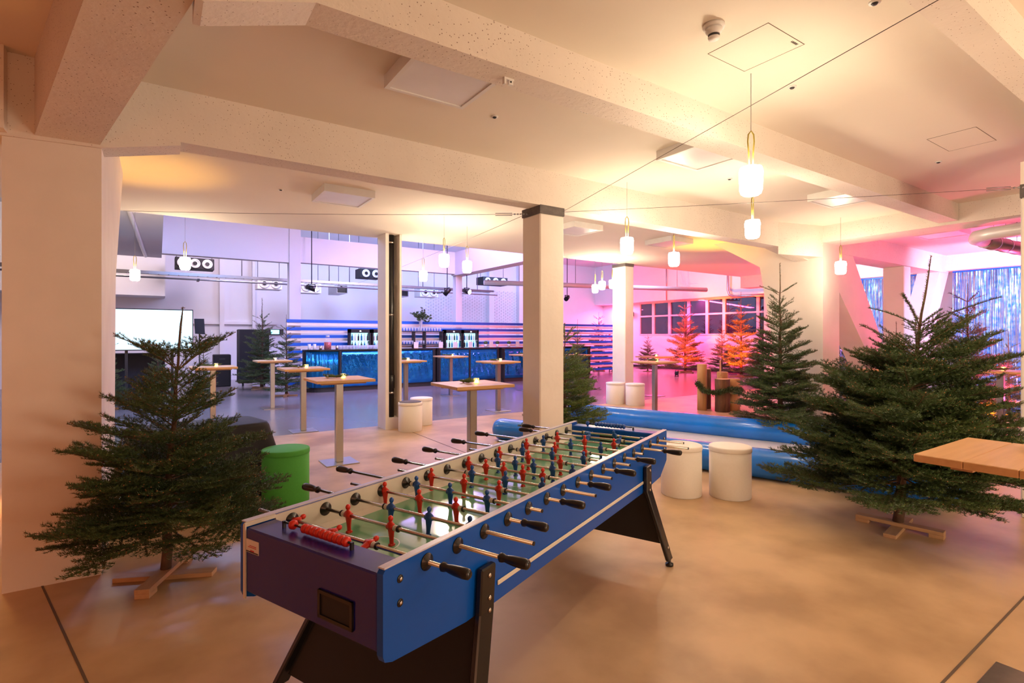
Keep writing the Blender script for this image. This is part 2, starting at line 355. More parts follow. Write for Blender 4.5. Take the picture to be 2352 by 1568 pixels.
# brick relief above the bar
bk=MB(); random.seed(5)
for r_ in range(26):
    for c_ in range(22):
        x=10.3+c_*.26+(.13 if r_%2 else 0); z=2.0+r_*.075
        bk.box(x,x+.245,22.499,22.5-.02-.006*random.random(),z,z+.065)
struct('trim_25',bk,M_hallw)
# ------------------------------------------------------------------ ceiling fittings
def ceiling_fixture(cx,cy,label):
    t=thing('ceiling_light_panel',label,'ceiling light',(cx,cy,ZC),0,'square ceiling panels'); s=.31
    f=MB().box(-s,s,-s,-s+.03,-.09,0).box(-s,s,s-.03,s,-.09,0).box(-s,-s+.03,-s+.03,s-.03,-.09,0).box(s-.03,s,-s+.03,s-.03,-.09,0)
    build('frame',f,M_white,t); build('diffuser',MB().box(-s+.03,s-.03,-s+.03,s-.03,-.082,-.07),M_diff,t)
for cx,cy,lb in((1.62,3.24,'largest square ceiling panel, between the two big beams at upper left'),
    (1.95,6.75,'square ceiling panel over the far left, between pillar and centre column'),
    (4.38,3.2,'square ceiling panel left of the nearest hanging lamp'),
    (7.25,3.2,'square ceiling panel at the right, behind the front beam'),
    (5.75,6.65,'square ceiling panel just right of the centre column'),
    (8.0,6.6,'square ceiling panel above the smaller hanging lamp near the yellow pier'),
    (11.2,3.4,'square ceiling panel glowing violet in the pink lounge')): ceiling_fixture(cx,cy,lb)
t=thing('smoke_detector','white smoke detector on the ceiling beside the square hatch','smoke detector',(2.70,1.90,ZC))
build('base',MB().lathe((0,0,0),(0,0,-1),[(.060,0),(.062,.012),(.058,.022)],28),M_white,t)
build('sensor_head',MB().lathe((0,0,-.022),(0,0,-1),[(.048,0),(.046,.02),(.034,.026),(.034,.036)],28),M_white,t)
build('sensor_grille',MB().cyl((0,0,-.058),(0,0,-.072),.033,n=24),M_dark,t)
build('sensor_tip',MB().lathe((0,0,-.072),(0,0,-1),[(.034,0),(.030,.012),(.012,.018)],24),M_white,t)
def hatch(x0,x1,y0,y1,label,txt=False):
    t=thing('access_hatch',label,'ceiling hatch',((x0+x1)/2,(y0+y1)/2,ZC)); a,b=(x1-x0)/2,(y1-y0)/2; e=.003
    build('seam',MB().box(-a,a,-b,-b+e,-.002,0).box(-a,a,b-e,b,-.002,0).box(-a,-a+e,-b,b,-.002,0).box(a-e,a,-b,b,-.002,0),M_joint,t)
    build('flap',MB().box(-a+e,a-e,-b+e,b-e,-.001,0),M_ceil,t)
    if txt:
        g=MB()
        for k,(dx,wd) in enumerate(((0,.006),(.010,.004),(.018,.006),(.027,.006),(.036,.003),(.042,.006),(.051,.006),(.060,.004))):
            g.box(a-.10+dx,a-.10+dx+wd*.4,-b+.02,-b+.034,-.003,-.001).box(a-.10+dx,a-.10+dx+wd,-b+.02 if k%2 else -b+.03,-b+.023 if k%2 else -b+.033,-.003,-.001)
        build('stencilled_number',g,M_dark,t)
hatch(2.94,3.345,1.708,2.115,'square flush ceiling hatch with a small stencilled number',True)
hatch(5.9,6.46,1.55,1.905,'faint flush ceiling hatch at the upper right')
for x,y,lb in((2.313,3.70,'small dark ceiling hook in front of the largest ceiling panel'),(3.84,2.05,'small dark ceiling hook right of the square hatch'),
    (6.755,2.08,'small dark ceiling hook near the right wire'),(1.264,7.02,'small dark ceiling hook left of the far left panel'),
    (5.48,3.65,'small dark ceiling hook beside the nearest hanging lamp'),(3.24,1.28,'round ceiling fitting at the very top right')):
    t=thing('ceiling_hook',lb,'hook',(x,y,ZC)); build('plate',MB().lathe((0,0,0),(0,0,-1),[(.03,0),(.028,.008)],16),M_white,t)
    build('socket',MB().lathe((0,0,-.008),(0,0,-1),[(.018,0),(.012,.008)],12),M_dark,t)
t=thing('cable_clip','white cable clip screwed under the front beam above the largest panel','clip',(1.78,2.69,3.235))
build('clip_body',MB().box(-.035,.035,-.012,.012,-.02,0).box(-.035,-.022,-.012,.012,-.05,-.02).box(.0,.03,-.01,.01,-.045,-.02),M_white,t)
build('clip_screw',MB().cyl((.012,-.014,-.03),(.012,.0,-.03),.006,n=8),M_dark,t)
t=thing('cable_clip','white toothed cable clip on the ceiling behind the front beam','clip',(2.82,3.14,ZC))
build('clip_body',MB().box(-.07,.07,-.012,.012,-.018,0).box(-.05,-.035,-.012,.012,-.05,-.018).box(-.02,-.005,-.012,.012,-.05,-.018).box(.01,.025,-.012,.012,-.05,-.018),M_white,t)
build('clip_screw',MB().cyl((-.06,-.014,-.01),(-.06,.0,-.01),.005,n=8),M_dark,t)
# ------------------------------------------------------------------ wires
def wire(p,q,sag,label,turn=None):
    p=Vector(p);q=Vector(q); pts=[p.lerp(q,i/24)+Vector((0,0,-sag*4*(i/24)*(1-i/24))) for i in range(25)]
    t=thing('tension_wire',label,'wire',tuple(p)); build('strand',MB().tube([a-p for a in pts],.0022,6),M_cable,t)
    if turn:
        a,b=turn; A=pts[a]-p;B=pts[b]-p
        m=MB().tube([A,B],.006,6)
        k=MB()
        for s_ in(-.02,.02):
            k.tube([A+Vector((0,0,s_*.6)),B+Vector((0,0,s_*.6))],.004,6)
        build('turnbuckle',k,M_grey,t)
        ch=MB()
        for i in range(5):
            c=A.lerp(-A*0+Vector((0,0,0)),.15+.18*i) if a<12 else B.lerp(q-p,.15+.18*i)
            ch.sphere(c,.010,8)
        build('chain',ch,M_grey,t)
    return t
W_col2=(3.46,4.75,3.04)
wire((3.455,4.80,3.02),(-.32,7.3,3.05),.02,'thin wire with turnbuckle from centre column to the left pillar',(1,2))
wire((3.80,4.66,3.06),(6.52,1.30,2.99),.01,'thin wire with turnbuckle from centre column to the right edge column',(22,23))
wire((3.78,4.603,3.05),(2.45,-.95,3.2),.0,'thin wire running from the centre column over the football table')
wire((3.47,4.95,3.03),(4.6,14.5,3.12),.03,'thin wire carrying lamps from the centre column towards the bar')
# ------------------------------------------------------------------ hanging lamps
def lamp(x,y,zc,label,loop_turn=0):
    t=thing('hanging_lamp',label,'lamp',(x,y,zc),loop_turn,'round glowing lamps on rubber loops')
    build('shade',MB().lathe((0,0,-.10),(0,0,1),[(.050,0),(.066,.012),(.074,.04),(.078,.16),(.070,.19),(.030,.20)],28),M_bulb,t)
    pts=[(-.012,0,.10),(-.016,0,.2),(-.022,0,.27),(-.018,0,.32),(0,0,.345),(.018,0,.32),(.022,0,.27),(.016,0,.2),(.012,0,.10)]
    build('loop',MB().tube(pts,.0055,8),M_loop,t)
    return t
LP=[(3.41,2.106,2.727,'nearest hanging lamp, over the far end of the football table'),
 (5.29,3.25,2.80,'hanging lamp directly below and behind the nearest one'),
 (4.60,4.41,2.72,'large hanging lamp just right of the centre column'),
 (6.06,4.91,2.74,'hanging lamp in front of the yellow-lit pier flare'),
 (9.03-.35,4.05-.16,2.70,'rightmost hanging lamp, in front of the right pier'),
 (3.606,7.215,2.80,'left lamp of the trio between pipe column and centre column'),
 (4.252,7.66,2.80,'right lamp of the trio between pipe column and centre column'),
 (4.161,9.203,2.79,'lowest lamp of the trio between pipe column and centre column'),
 (.352,9.715,2.79,'right one of the two lamps above the screen'),
 (-.338,11.43,2.73,'left one of the two lamps above the screen, beside the left pillar'),
 (8.61,9.275,2.78,'leftmost lamp of the cluster beside the pink room column'),
 (8.62,9.05,2.84,'middle lamp of the cluster beside the pink room column'),
 (8.75,8.85,2.86,'rightmost lamp of the cluster beside the pink room column')]
for i,(x,y,z,lb) in enumerate(LP):
    lamp(x,y,z,lb,YAW-PI/2+ (i*.7)%1.2)
    top=z+.345
    c=tag(build('lamp_cord',MB().cyl((x,y,top-.01),(x,y,ZC if y<9.4 else 5.6 if x>0 else 4.0),.002,n=6) if not(9.0<x) else MB().cyl((x,y,top-.01),(x,y,3.2),.002,n=6),M_cable),'thin cord holding the '+lb.replace('hanging ','').replace(', beside the left pillar','').replace(' between pipe column and centre column',' right of the pipe column'),'cord')
# ------------------------------------------------------------------ football table
def foosball():
    T=thing('table_football','long blue sixteen-rod football table with red and blue players','football table',(.278,2.386,0),math.radians(23))
    LN,WD=3.025,.82
    def SP(y0,y1): # side panel profile (x,z)
        poly=[(.0,.885),(.012,.9),(3.013,.9),(3.025,.885),(3.025,.66),(2.86,.56),(2.60,.545),(.43,.540),(.04,.587),(.008,.60),(0,.62)]
        return MB().prism(poly,'y',y0,y1)
    # y local = -W ; left panel at y 0..-.03, right panel at y -.79..-.82
    build('side_panel',SP(-.028,.0),M_tblue,T)
    build('side_panel',SP(-.82,-.792),M_tblue,T)
    build('top_edge',MB().rbox(.004,3.02,-.030,.002,.898,.904,.002),M_edge,T)
    build('top_edge',MB().rbox(.004,3.02,-.822,-.790,.898,.904,.002),M_edge,T)
    build('inner_lining',MB().box(.13,2.90,-.040,-.0285,.775,.896).box(-.004,.13,-.040,-.0285,.885,.899).box(-.006,.0,-.042,-.028,.60,.896),M_twhite,T)
    build('inner_lining',MB().box(.13,2.90,-.7915,-.780,.775,.896),M_twhite,T)
    for y in(-.8265,.0005): build('trim_stripe',MB().rbox(.64,2.46,y,y+.006,.600,.620,.002),M_twhite,T)
    build('lower_skirt',MB().box(.62,2.5,-.815,-.805,.530,.60),M_tblue,T)
    for x0,x1 in((.0,.128),(2.90,3.02)):
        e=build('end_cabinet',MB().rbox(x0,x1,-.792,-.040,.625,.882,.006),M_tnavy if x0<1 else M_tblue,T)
    build('end_floor',MB().box(.05,2.97,-.79,-.03,.605,.625),M_blacks,T)
    # ball return recess in the near end
    r=MB(); a,b,c,d=-.680,-.500,.662,.760; rx=-.004
    r.box(rx-.004,.004,a,b,c,c+.012).box(rx-.004,.004,a,b,d-.012,d).box(rx-.004,.004,a,a+.012,c,d).box(rx-.004,.004,b-.012,b,c,d)
    k=build('ball_return',r,M_black,T); build('recess',MB().box(-.0025,-.0005,a+.01,b-.01,c+.01,d-.01),M_blacks,k)
    s=build('label_sticker',MB().box(-.003,-.0005,-.13,-.045,.790,.842),M_paper,T)
    build('sticker_print',MB().box(-.0042,-.003,-.128,-.047,.792,.797),M_dark,s)
    build('sticker_print',MB().box(-.0042,-.003,-.10,-.075,.7975,.802).box(-.0042,-.003,-.115,-.060,.812,.814).box(-.0042,-.003,-.115,-.070,.818,.820),M_redsign,s)
    # bolts on side panels
    for yy,sg in((-.8205,-1),(.0005,1)):
        for x,z in((.075,.845),(.075,.765),(2.95,.845),(2.95,.765)):
            bo=build('bolt',MB().lathe((x,yy,z),(0,sg,0),[(.014,0),(.013,.002)],16),M_black,T)
            build('bolt_head',MB().lathe((x,yy+sg*.002,z),(0,sg,0),[(.008,0),(.006,.005)],12),M_steel,bo)
    # playfield
    build('playfield',MB().box(.128,2.90,-.78,-.04,.765,.776),M_field,T)
    g=MB(); zt=.7768; zb=.7762
    def ln(x0,x1,y0,y1): g.box(x0,x1,y0,y1,zb,zt)
    ln(.135,2.893,-.082,-.078);ln(.135,2.893,-.742,-.738);ln(1.512,1.516,-.74,-.08)
    for x0,x1 in((.135,.36),(2.665,2.893)): ln(x0,x1,-.622,-.617);ln(x0,x1,-.203,-.198)
    ln(.357,.362,-.622,-.198);ln(2.663,2.668,-.622,-.198)
    for cx,a0,a1,rr in((1.514,0,2*PI,.13),(.36,-PI/2,PI/2,.085),(2.665,PI/2,3*PI/2,.085)):
        n=32
        for i in range(n):
            t0=a0+(a1-a0)*i/n; t1=a0+(a1-a0)*(i+1)/n
            q=[(cx+(rr+e)*math.cos(t),-.41+(rr+e)*math.sin(t)) for t,e in((t0,-.0025),(t0,.0025),(t1,.0025),(t1,-.0025))]
            g.prism(q,'z',zb,zt)
    build('field_lines',g,M_line,T)
    # sloping white field borders
    for y in(-.780,-.082):
        build('field_border',MB().prism([(y,.776),(y+.042,.776),(y if y<-.5 else y+.042,.790)],'x',.13,2.90),M_twhite,T)
    for x in(.1285,2.893): build('goal_mouth',MB().box(x,x+.006,-.52,-.30,.777,.845),M_blacks,T)
    # rods
    rx=[.205+.1726*i for i in range(16)]; ZR=.855
    men=[[.068,.307,.525],[.198,.464],[.286,.519,.743],[.063,.301,.531],[.12,.352,.585],[.071,.306,.536],[.227,.46,.696],[.071,.202,.333,.467,.601],[.172,.304,.437,.57,.703],[.066,.294,.531],[.142,.377,.609],[.069,.304,.537],[.112,.342,.579],[.139,.373,.607],[.322,.579],[.237,.473,.702]]
    ends=[1.003,1.128,1.052,1.009,.891,1.014,1.001,1.001,.944,1.012,.921,1.018,.886,1.086,1.094,1.015]
    red=[1,1,0,1,0,1,0,1,0,1,0,1,0,1,0,0]
    def man(y,color,tilt,parent):
        # figure in local frame of rod: origin on rod axis; x along table
        m=MB()
        m.sphere((0,y,.036),.0115,12,(1,.95,1.15))
        prof=[(-.088,.010,.012),(-.076,.012,.011),(-.070,.007,.010),(-.045,.007,.012),(-.015,.010,.017),(.004,.012,.021),(.014,.010,.020),(.021,.007,.009),(.027,.006,.006)]
        n=12; vs=[];fs=[]
        for z,a,b in prof:
            for i in range(n): tt=2*PI*i/n; vs.append((a*math.cos(tt),y+b*math.sin(tt),z))
        for k in range(len(prof)-1):
            for i in range(n): j=(i+1)%n; fs.append((k*n+i,k*n+j,(k+1)*n+j,(k+1)*n+i))
        fs.append(tuple(range(n))[::-1]); m._add(vs,fs,True)
        m.rbox(-.013,.013,y-.010,y+.010,-.090,-.070,.003)
        m.cyl((0,y-.018,0),(0,y+.018,0),.013,n=12)
        R=Matrix.Rotation(tilt,3,'Y')
        m.v=[tuple(R@Vector((p[0],0,p[2]))+Vector((0,p[1],0))) for p in m.v]
        return build('player_figure',m,color,parent)
    for i,x in enumerate(rx):
        e=ends[i]; isred=red[i]; length=1.30
        hs=.115 # handle length
        if isred: y_r=-(e-hs+.01); y_l=y_r+length-.1
        else: y_r=-e; y_l=y_r+length
        y_r0=-e if not isred else y_r
        l_end=(length-e-.10) if isred else (length-e)
        rod=build('rod',MB().cyl((0,y_r0,0),(0,l_end,0),.0078,n=14),M_steel,T,loc=(x,0,ZR))
        tilt=0
        if i==0: tilt=1.35
        elif i==14: tilt=.9
        elif i==15: tilt=-.5
        else: tilt=random.Random(i).uniform(-.08,.08)
        for k,mw in enumerate(men[i]):
            tl=tilt
            if i==15 and k!=1: tl=-1.4
            man(-mw,M_red if isred else M_pblue,tl,rod)
        for sy,mw,sg in((0,men[i][0],1),(1,men[i][-1],-1)):
            y=-mw+sg*.020
            bm=MB()
            for q in range(3): bm.cyl((0,y+sg*.007*q,0),(0,y+sg*(.007*q+.004),0),.0125,n=14)
            build('spring_bumper',bm,M_twhite,rod)
            build('rubber_ring',MB().cyl((0,y+sg*.021,0),(0,y+sg*.027,0),.014,n=14),M_black,rod)
        sg=-1 if isred else 1; hy=y_r if isred else l_end
        build('handle',MB().lathe((0,hy-sg*.01,0),(0,sg,0),[(.012,0),(.0175,.006),(.017,.014),(.0125,.026),(.0155,.04),(.0185,.065),(.020,.10),(.0185,.118),(.012,.125)],10),M_black,rod)
        build('rod_end_cap',MB().cyl((0,(l_end if isred else y_r0)-.001,0),(0,(l_end if isred else y_r0)+(.004 if isred else -.004),0),.0085,n=12),M_black if not isred else M_steel,rod)
        for yy,s2 in((-.041,-1),(-.779,1),(-.821,-1),(.001,1)):
            bb=build('rod_bearing',MB().lathe((x,yy,ZR),(0,s2,0),[(.031,0),(.030,.003),(.015,.006),(.0125,.012)],22),M_black,T)
    # score counters
    for x,colr in((.085,M_red),(2.95,M_pblue)):
        sc=build('score_counter',MB().cyl((x,-.16,.905),(x,-.56,.905),.0045,n=8),M_black,T)
        for k in range(10):
            y=-(.300+.0265*k) if x<1 else -(.245+.027*k)
            bd=MB().lathe((x,y-.0125,.905),(0,1,0),[(.013,0),(.0185,.005),(.0185,.018),(.013,.024)],8)
            build('score_bead',bd,colr,sc)
        y=-.225 if x<1 else -.165
        build('score_bead',MB().lathe((x,y-.0125,.905),(0,1,0),[(.013,0),(.019,.006),(.019,.019),(.013,.025)],8),colr,sc)
        for yy in(-.165,-.57):
            build('counter_post',MB().box(x-.006,x+.006,yy-.005,yy+.005,.882,.909),M_black,sc)
    # legs
    def leg(xt,xf,side):
        yt=-.84 if side<0 else .02; yf=-.965 if side<0 else .145
        w=.055; th=.03
        vs=[]
        for (x,y,z,ww) in((xf,yf,.04,.048),(xt-(xt-xf)*.05,yt,.55,.056),(xt,yt+(.0),.725,.056),):
            vs+=[(x-ww,y-th/2,z),(x+ww*.75,y-th/2,z),(x+ww*.75,y+th/2,z),(x-ww,y+th/2,z)]
        fs=[]
        for k in(0,4): fs+=[(k+0,k+1,k+5,k+4),(k+1,k+2,k+6,k+5),(k+2,k+3,k+7,k+6),(k+3,k+0,k+4,k+7)]
        fs+=[(3,2,1,0),(8,9,10,11)]
        lo=build('leg',MB()._add(vs,fs),M_black,T)
        lo.modifiers.new('bevel','BEVEL').width=.006
        build('levelling_foot',MB().lathe((xf-.005,yf,0),(0,0,1),[(.028,0),(.028,.018),(.01,.022),(.01,.045)],18),M_black,lo)
        sgn=-1 if side<0 else 1
        for (f_,zz) in((.97,.69),(.86,.60),(.80,.55),(.12,.13)):
            t_=max(0,min(1,(zz-.04)/.51)); yy=yf+(yt-yf)*t_+sgn*th/2; xx=xf+(xt-xf)*t_*.97
            build('leg_bolt',MB().lathe((xx,yy,zz),(0,sgn,0),[(.011,0),(.009,.005),(.005,.007)],12),M_steel,lo)
    for xt,xf in((.545,.27),(2.51,2.615)):
        leg(xt,xf,-1); leg(xt,xf,1)
        # cross panel between the legs
        def xat(z): return xf+(xt-xf)*min(1,(z-.04)/.51)
        p=MB(); z0,z1=(.09 if xt<1 else .155),.60; y0a,y0b=-.93,.11; y1a,y1b=-.80,-.02
        vs=[(xat(z0)-.01,y0a,z0),(xat(z0)+.01,y0a,z0),(xat(z0)+.01,y0b,z0),(xat(z0)-.01,y0b,z0),(xat(z1)-.01,y1a,z1),(xat(z1)+.01,y1a,z1),(xat(z1)+.01,y1b,z1),(xat(z1)-.01,y1b,z1)]
        p._add(vs,[(0,3,2,1),(4,5,6,7),(0,1,5,4),(1,2,6,5),(2,3,7,6),(3,0,4,7)])
        build('leg_panel',p,M_blacks,T)
    return T
foosball()
# ------------------------------------------------------------------ fir trees
def numesh(name,V,F,m,parent=None):
    """triangle mesh from numpy arrays"""
    me=bpy.data.meshes.new(name); nv=len(V); nf=len(F)
    me.vertices.add(nv); me.vertices.foreach_set('co',V.astype(np.float32).ravel())
    me.loops.add(nf*3); me.loops.foreach_set('vertex_index',F.astype(np.int32).ravel())
    me.polygons.add(nf); me.polygons.foreach_set('loop_start',np.arange(0,nf*3,3,dtype=np.int32))
    me.polygons.foreach_set('loop_total',np.full(nf,3,dtype=np.int32))
    me.materials.append(m); me.update(calc_edges=True); me.validate()
    o=bpy.data.objects.new(name,me); COL.objects.link(o)
    if parent: o.parent=parent
    return o
def fir(label,loc,H,R,seed,zlow=.28,lead=.2,whorls=8,dens=260,nl=.024,nw=.0030,lean=(0,0),per=6,fine=True,needle=None,push=None,stand=True,rz=0,group=None,sr=0,power=.9,inter=8,toplen=.27,tops=5,tope=(.55,.40),topbare=True):
    rg=random.Random(seed); nr=np.random.RandomState(seed)
    T=thing('fir_tree',label,'fir tree',loc,rz,group)
    def ax(z): return Vector((lean[0]*(z/H)**1.5,lean[1]*(z/H)**1.5,z))
    # trunk
    pts=[ax(.06+(H-.06)*i/14)+Vector((rg.uniform(-1,1),rg.uniform(-1,1),0))*.004*H for i in range(15)]
    rb=.0165*H
    tr=MB(); vs=[];n=10
    for k,p in enumerate(pts):
        f=k/14; r=rb*(1-f)**1.15+.003
        for i in range(n): tt=2*PI*i/n; vs.append((p.x+r*math.cos(tt),p.y+r*math.sin(tt),p.z))
    fs=[]
    for k in range(14):
        for i in range(n): j=(i+1)%n; fs.append((k*n+i,k*n+j,(k+1)*n+j,(k+1)*n+i))
    fs.append(tuple(range(n))[::-1]); fs.append(tuple(range(14*n,15*n))); tr._add(vs,fs,True)
    build('trunk',tr,M_bark,T)
    segs=[]; wood=[]; tips=[]
    ztop=H*(1-lead)
    def seg(a,b,d=1.0): segs.append((a,b,d))
    def spray(base,az,L,e0,e1,bare=0):
        """one branch: curved stem with flat side twigs"""
        n=max(4,int(L/.05)) if fine else max(4,int(L/.08)); prev=base; st=[base]
        for i in range(1,n+1):
            f=i/n; el=e0+(e1-e0)*f+rg.uniform(-.05,.05); a2=az+rg.uniform(-.05,.05)
            d=Vector((math.cos(az)*math.cos(el),math.sin(az)*math.cos(el),math.sin(el)))
            prev=prev+d*(L/n); st.append(prev)
        for i in range(n):
            if i>=n*.12: seg(st[i],st[i+1],2.6 if bare==2 else 1.3)
            wood.append((st[i],st[i+1],.0075*L/.8*(1-i/n)+.0018))
        tips.append(st[-1])
        if L<.10 or bare==2: return
        up=Vector((0,0,1))
        step=1
        for i in range(1,n,step):
            f=i/n
            if f<.18: continue
            ll=L*(1-f)*.62+.035
            ll*=rg.uniform(.75,1.15); ll=min(ll,.42*L)*(1 if not bare else .6)
            d=(st[min(i+1,n)]-st[i-1]).normalized(); sd=d.cross(up).normalized()
            for sg in(-1,1):
                if rg.random()<(.08 if not bare else .6): continue
                dd=(d*.74+sd*sg*.66+up*rg.uniform(-.16,.34)).normalized()
                a=st[i]; m=3 if ll>.12 else 2
                q=a; tw=[a]
                for k in range(m):
                    q=q+(dd+up*.06*k).normalized()*(ll/m); tw.append(q)
                for k in range(m): seg(tw[k],tw[k+1]); 
                wood.append((tw[0],tw[-1],.0020))
                if rg.random()<.35: tips.append(tw[-1])
                if ll>.11:
                    ns=max(1,int(ll/.06))
                    s2=dd.cross(up).normalized()
                    for k in range(ns):
                        ff=(k+.8)/(ns+.8); b0=a.lerp(tw[-1],ff); l2=ll*(1-ff)*.55+.025
                        for s3 in(-1,1):
                            d3=(dd*.75+s2*s3*.66+up*rg.uniform(-.1,.15)).normalized(); seg(b0,b0+d3*l2)
                            if rg.random()<.06: tips.append(b0+d3*l2)
    for wi in range(whorls):
        t=(wi/(whorls-1))
        z=ztop-(ztop-zlow)*t**.88
        rad=R*(.22+.78*t**power) if wi>0 else R*toplen
        e0=.62-.66*t ; e1=e0*.55+.30-.16*t
        if wi==0: e0,e1=tope
        k=per if wi>0 else tops
        for b in range(k):
            az=2*PI*(b+rg.uniform(-.2,.2))/k+wi*1.1
            L=rad*rg.uniform(.72,1.16)/max(.55,math.cos((e0+e1)/2))
            spray(ax(z+rg.uniform(-.02,.02)*H*(wi>0)),az,L,e0*rg.uniform(.8,1.15)-.10*t,e1*rg.uniform(.8,1.2)-.04*t,bare=(2 if (wi==0 and topbare) else 1 if (wi<=1 and topbare) else 0))
        if wi>0:
            zp=ztop-(ztop-zlow)*((wi-1)/(whorls-1))**.88
            for b in range(int(inter*min(1,.3+t))):
                az=rg.uniform(0,2*PI); zz=z+(zp-z)*rg.uniform(.15,.85)
                L=rad*rg.uniform(.45,.95)
                spray(ax(zz),az,L,e0*.8+rg.uniform(-.15,.45),e1+rg.uniform(0,.3))
    # leader needles
    for i in range(9):
        a=ax(ztop+(H-ztop)*i/9);b=ax(ztop+(H-ztop)*(i+1)/9); seg(a,b,.8)
        wood.append((a,b,.006*(1-i/12)))
    tips.append(ax(H)); tips.append(ax(H)+Vector((.008,0,-.004))); tips.append(ax(H)+Vector((-.008,0,-.004)))
    # needles
    A=np.array([s[0][:] for s in segs]); B=np.array([s[1][:] for s in segs]); D=np.array([s[2] for s in segs])
    Ls=np.linalg.norm(B-A,axis=1); cnt=np.maximum(2,(Ls*D*dens)).astype(int)
    idx=np.repeat(np.arange(len(segs)),cnt); N=len(idx); u=nr.rand(N)[:,None]
    P=A[idx]+(B-A)[idx]*u; ax_=((B-A)/np.maximum(Ls,1e-6)[:,None])[idx]
    upv=np.tile(np.array([0,0,1.0]),(N,1)); side=np.cross(ax_,upv); sl=np.linalg.norm(side,axis=1)[:,None]
    side=np.where(sl<1e-3,np.array([1.0,0,0]),side/np.maximum(sl,1e-3)); nu=np.cross(side,ax_)
    phi=nr.uniform(-2.0,2.0,N)[:,None]
    perp=side*np.sin(phi)+nu*np.cos(phi)
    dirn=ax_*.55+perp*.83; tip=P+dirn*nl*nr.uniform(.7,1.1,N)[:,None]
    wv=np.cross(dirn,nr.normal(size=(N,3))); wv/=np.maximum(np.linalg.norm(wv,axis=1),1e-6)[:,None]; wv*=nw/2
    V=np.empty((N,3,3)); V[:,0]=P+wv; V[:,1]=P-wv; V[:,2]=tip
    V=V.reshape(-1,3)
    def pushf(V):
        if push is None: return V
        Wd=V+np.array(loc)
        Wd=push(Wd); return Wd-np.array(loc)
    V=pushf(V)
    V[:,2]=np.maximum(V[:,2],.03)
    fo=numesh('foliage',V,np.arange(N*3).reshape(-1,3),needle or M_needle,T); fo['kind']='stuff'
    # twigs as thin 3-sided prisms
    Wv=[];Wf=[]
    WA=np.array([s[0][:] for s in wood]); WB=np.array([s[1][:] for s in wood]); WR=np.array([s[2] for s in wood])
    d=WB-WA; d/=np.maximum(np.linalg.norm(d,axis=1),1e-6)[:,None]; a=np.cross(d,np.array([.3,.2,1.0])); a/=np.maximum(np.linalg.norm(a,axis=1),1e-6)[:,None]; b=np.cross(d,a)
    rows=[]
    for base,sc in((WA,1.0),(WB,.8)):
        for k in range(3):
            tt=2*PI*k/3; rows.append(base+(a*math.cos(tt)+b*math.sin(tt))*(WR*sc)[:,None])
    VV=np.stack(rows,1).reshape(-1,3); VV=pushf(VV); nW=len(WA); base=(np.arange(nW)*6)[:,None]
    F=np.concatenate([base+np.array(x) for x in([0,1,4],[0,4,3],[1,2,5],[1,5,4],[2,0,3],[2,3,5])],0)
    numesh('branches',VV,F,M_twig,T)
    if fine:
        tp=np.array([t_[:] for t_ in tips]); tp=pushf(tp); r=.0045
        oc=np.array([[r,0,0],[-r,0,0],[0,r,0],[0,-r,0],[0,0,r],[0,0,-r]]); TV=(tp[:,None,:]+oc[None]).reshape(-1,3)
        base=(np.arange(len(tp))*6)[:,None]
        F=np.concatenate([base+np.array(x) for x in([0,2,4],[2,1,4],[1,3,4],[3,0,4],[2,0,5],[1,2,5],[3,1,5],[0,3,5])],0)
        bd=numesh('buds',TV,F,M_bud,T); bd['kind']='stuff'
    if stand:
        L=.31 if H<2.5 else .40
        s1=build('stand_board',MB().rbox(-L,L,-.045,.045,.03,.06,.003).rbox(-L,-L+.1,-.045,.045,0,.03,.003).rbox(L-.1,L,-.045,.045,0,.03,.003),M_board,T); s1.rotation_euler=(0,0,sr)
        s2=build('stand_board',MB().rbox(-L,L,-.045,.045,0,.03,.003),M_board,T); s2.rotation_euler=(0,0,sr+PI/2)
    return T
def push_left(W):
    W=W.copy(); m=(W[:,0]<-.20); lim=4.56
    over=np.where(m,np.maximum(0,W[:,1]-4.35),0); W[:,1]=np.where(over>0,4.35+.2*(1-np.exp(-over*1.5)),W[:,1]); return W
fir('green fir tree on a wooden cross stand beside the left pillar',(.045,4.32,0),1.85,.84,11,zlow=.34,lead=.235,whorls=8,dens=520,nl=.024,nw=.0032,lean=(.10,-.02),push=push_left,sr=1.137,per=7,inter=9,power=.95,toplen=.42,tops=6,tope=(.75,.55),topbare=False)
def push_right(W):
    W=W.copy(); P0=np.array([4.52,7.2]); n=np.array([.942,.335])
    dd=np.abs((W[:,:2]-P0)@n); m=(dd<.20)&(W[:,2]<.37); W[:,2]=np.where(m,.37,W[:,2]); return W
fir('large bushy green fir tree on a cross stand behind the right-hand pine table',(5.27,1.90,0),2.33,1.13,23,zlow=.40,lead=.255,whorls=9,dens=520,nl=.025,nw=.0036,lean=(.16,-.18),push=push_right,sr=-1.42,per=8,inter=13,power=.80,toplen=.42,tops=4,tope=(.50,.32))
def push_pier(W):
    W=W.copy(); P0=np.array([4.52,7.2])+2.32*np.array([.942,.335]); dd=np.abs((W[:,:2]-P0)@np.array([.942,.335])); W[:,2]=np.where((dd<.2)&(W[:,2]<.37),.37,W[:,2]); o=np.maximum(0,W[:,0]-8.9); W[:,0]=np.where(o>0,8.9+.19*(1-np.exp(-o*3)),W[:,0]); return W
fir('tall slender dark fir tree in front of the cream right pier',(8.36,4.66,0),2.83,.86,37,zlow=.34,lead=.17,whorls=13,dens=230,nl=.032,nw=.0052,push=push_pier,sr=.4,per=7,inter=6,power=1.15,fine=True,toplen=.36,tops=4,tope=(.35,.45))
def push_c2(W):
    W=W.copy(); m=(W[:,1]>4.5)&(W[:,1]<5.0)&(W[:,0]<3.85); W[:,0]=np.where(m,np.maximum(W[:,0],3.83),W[:,0]); return W
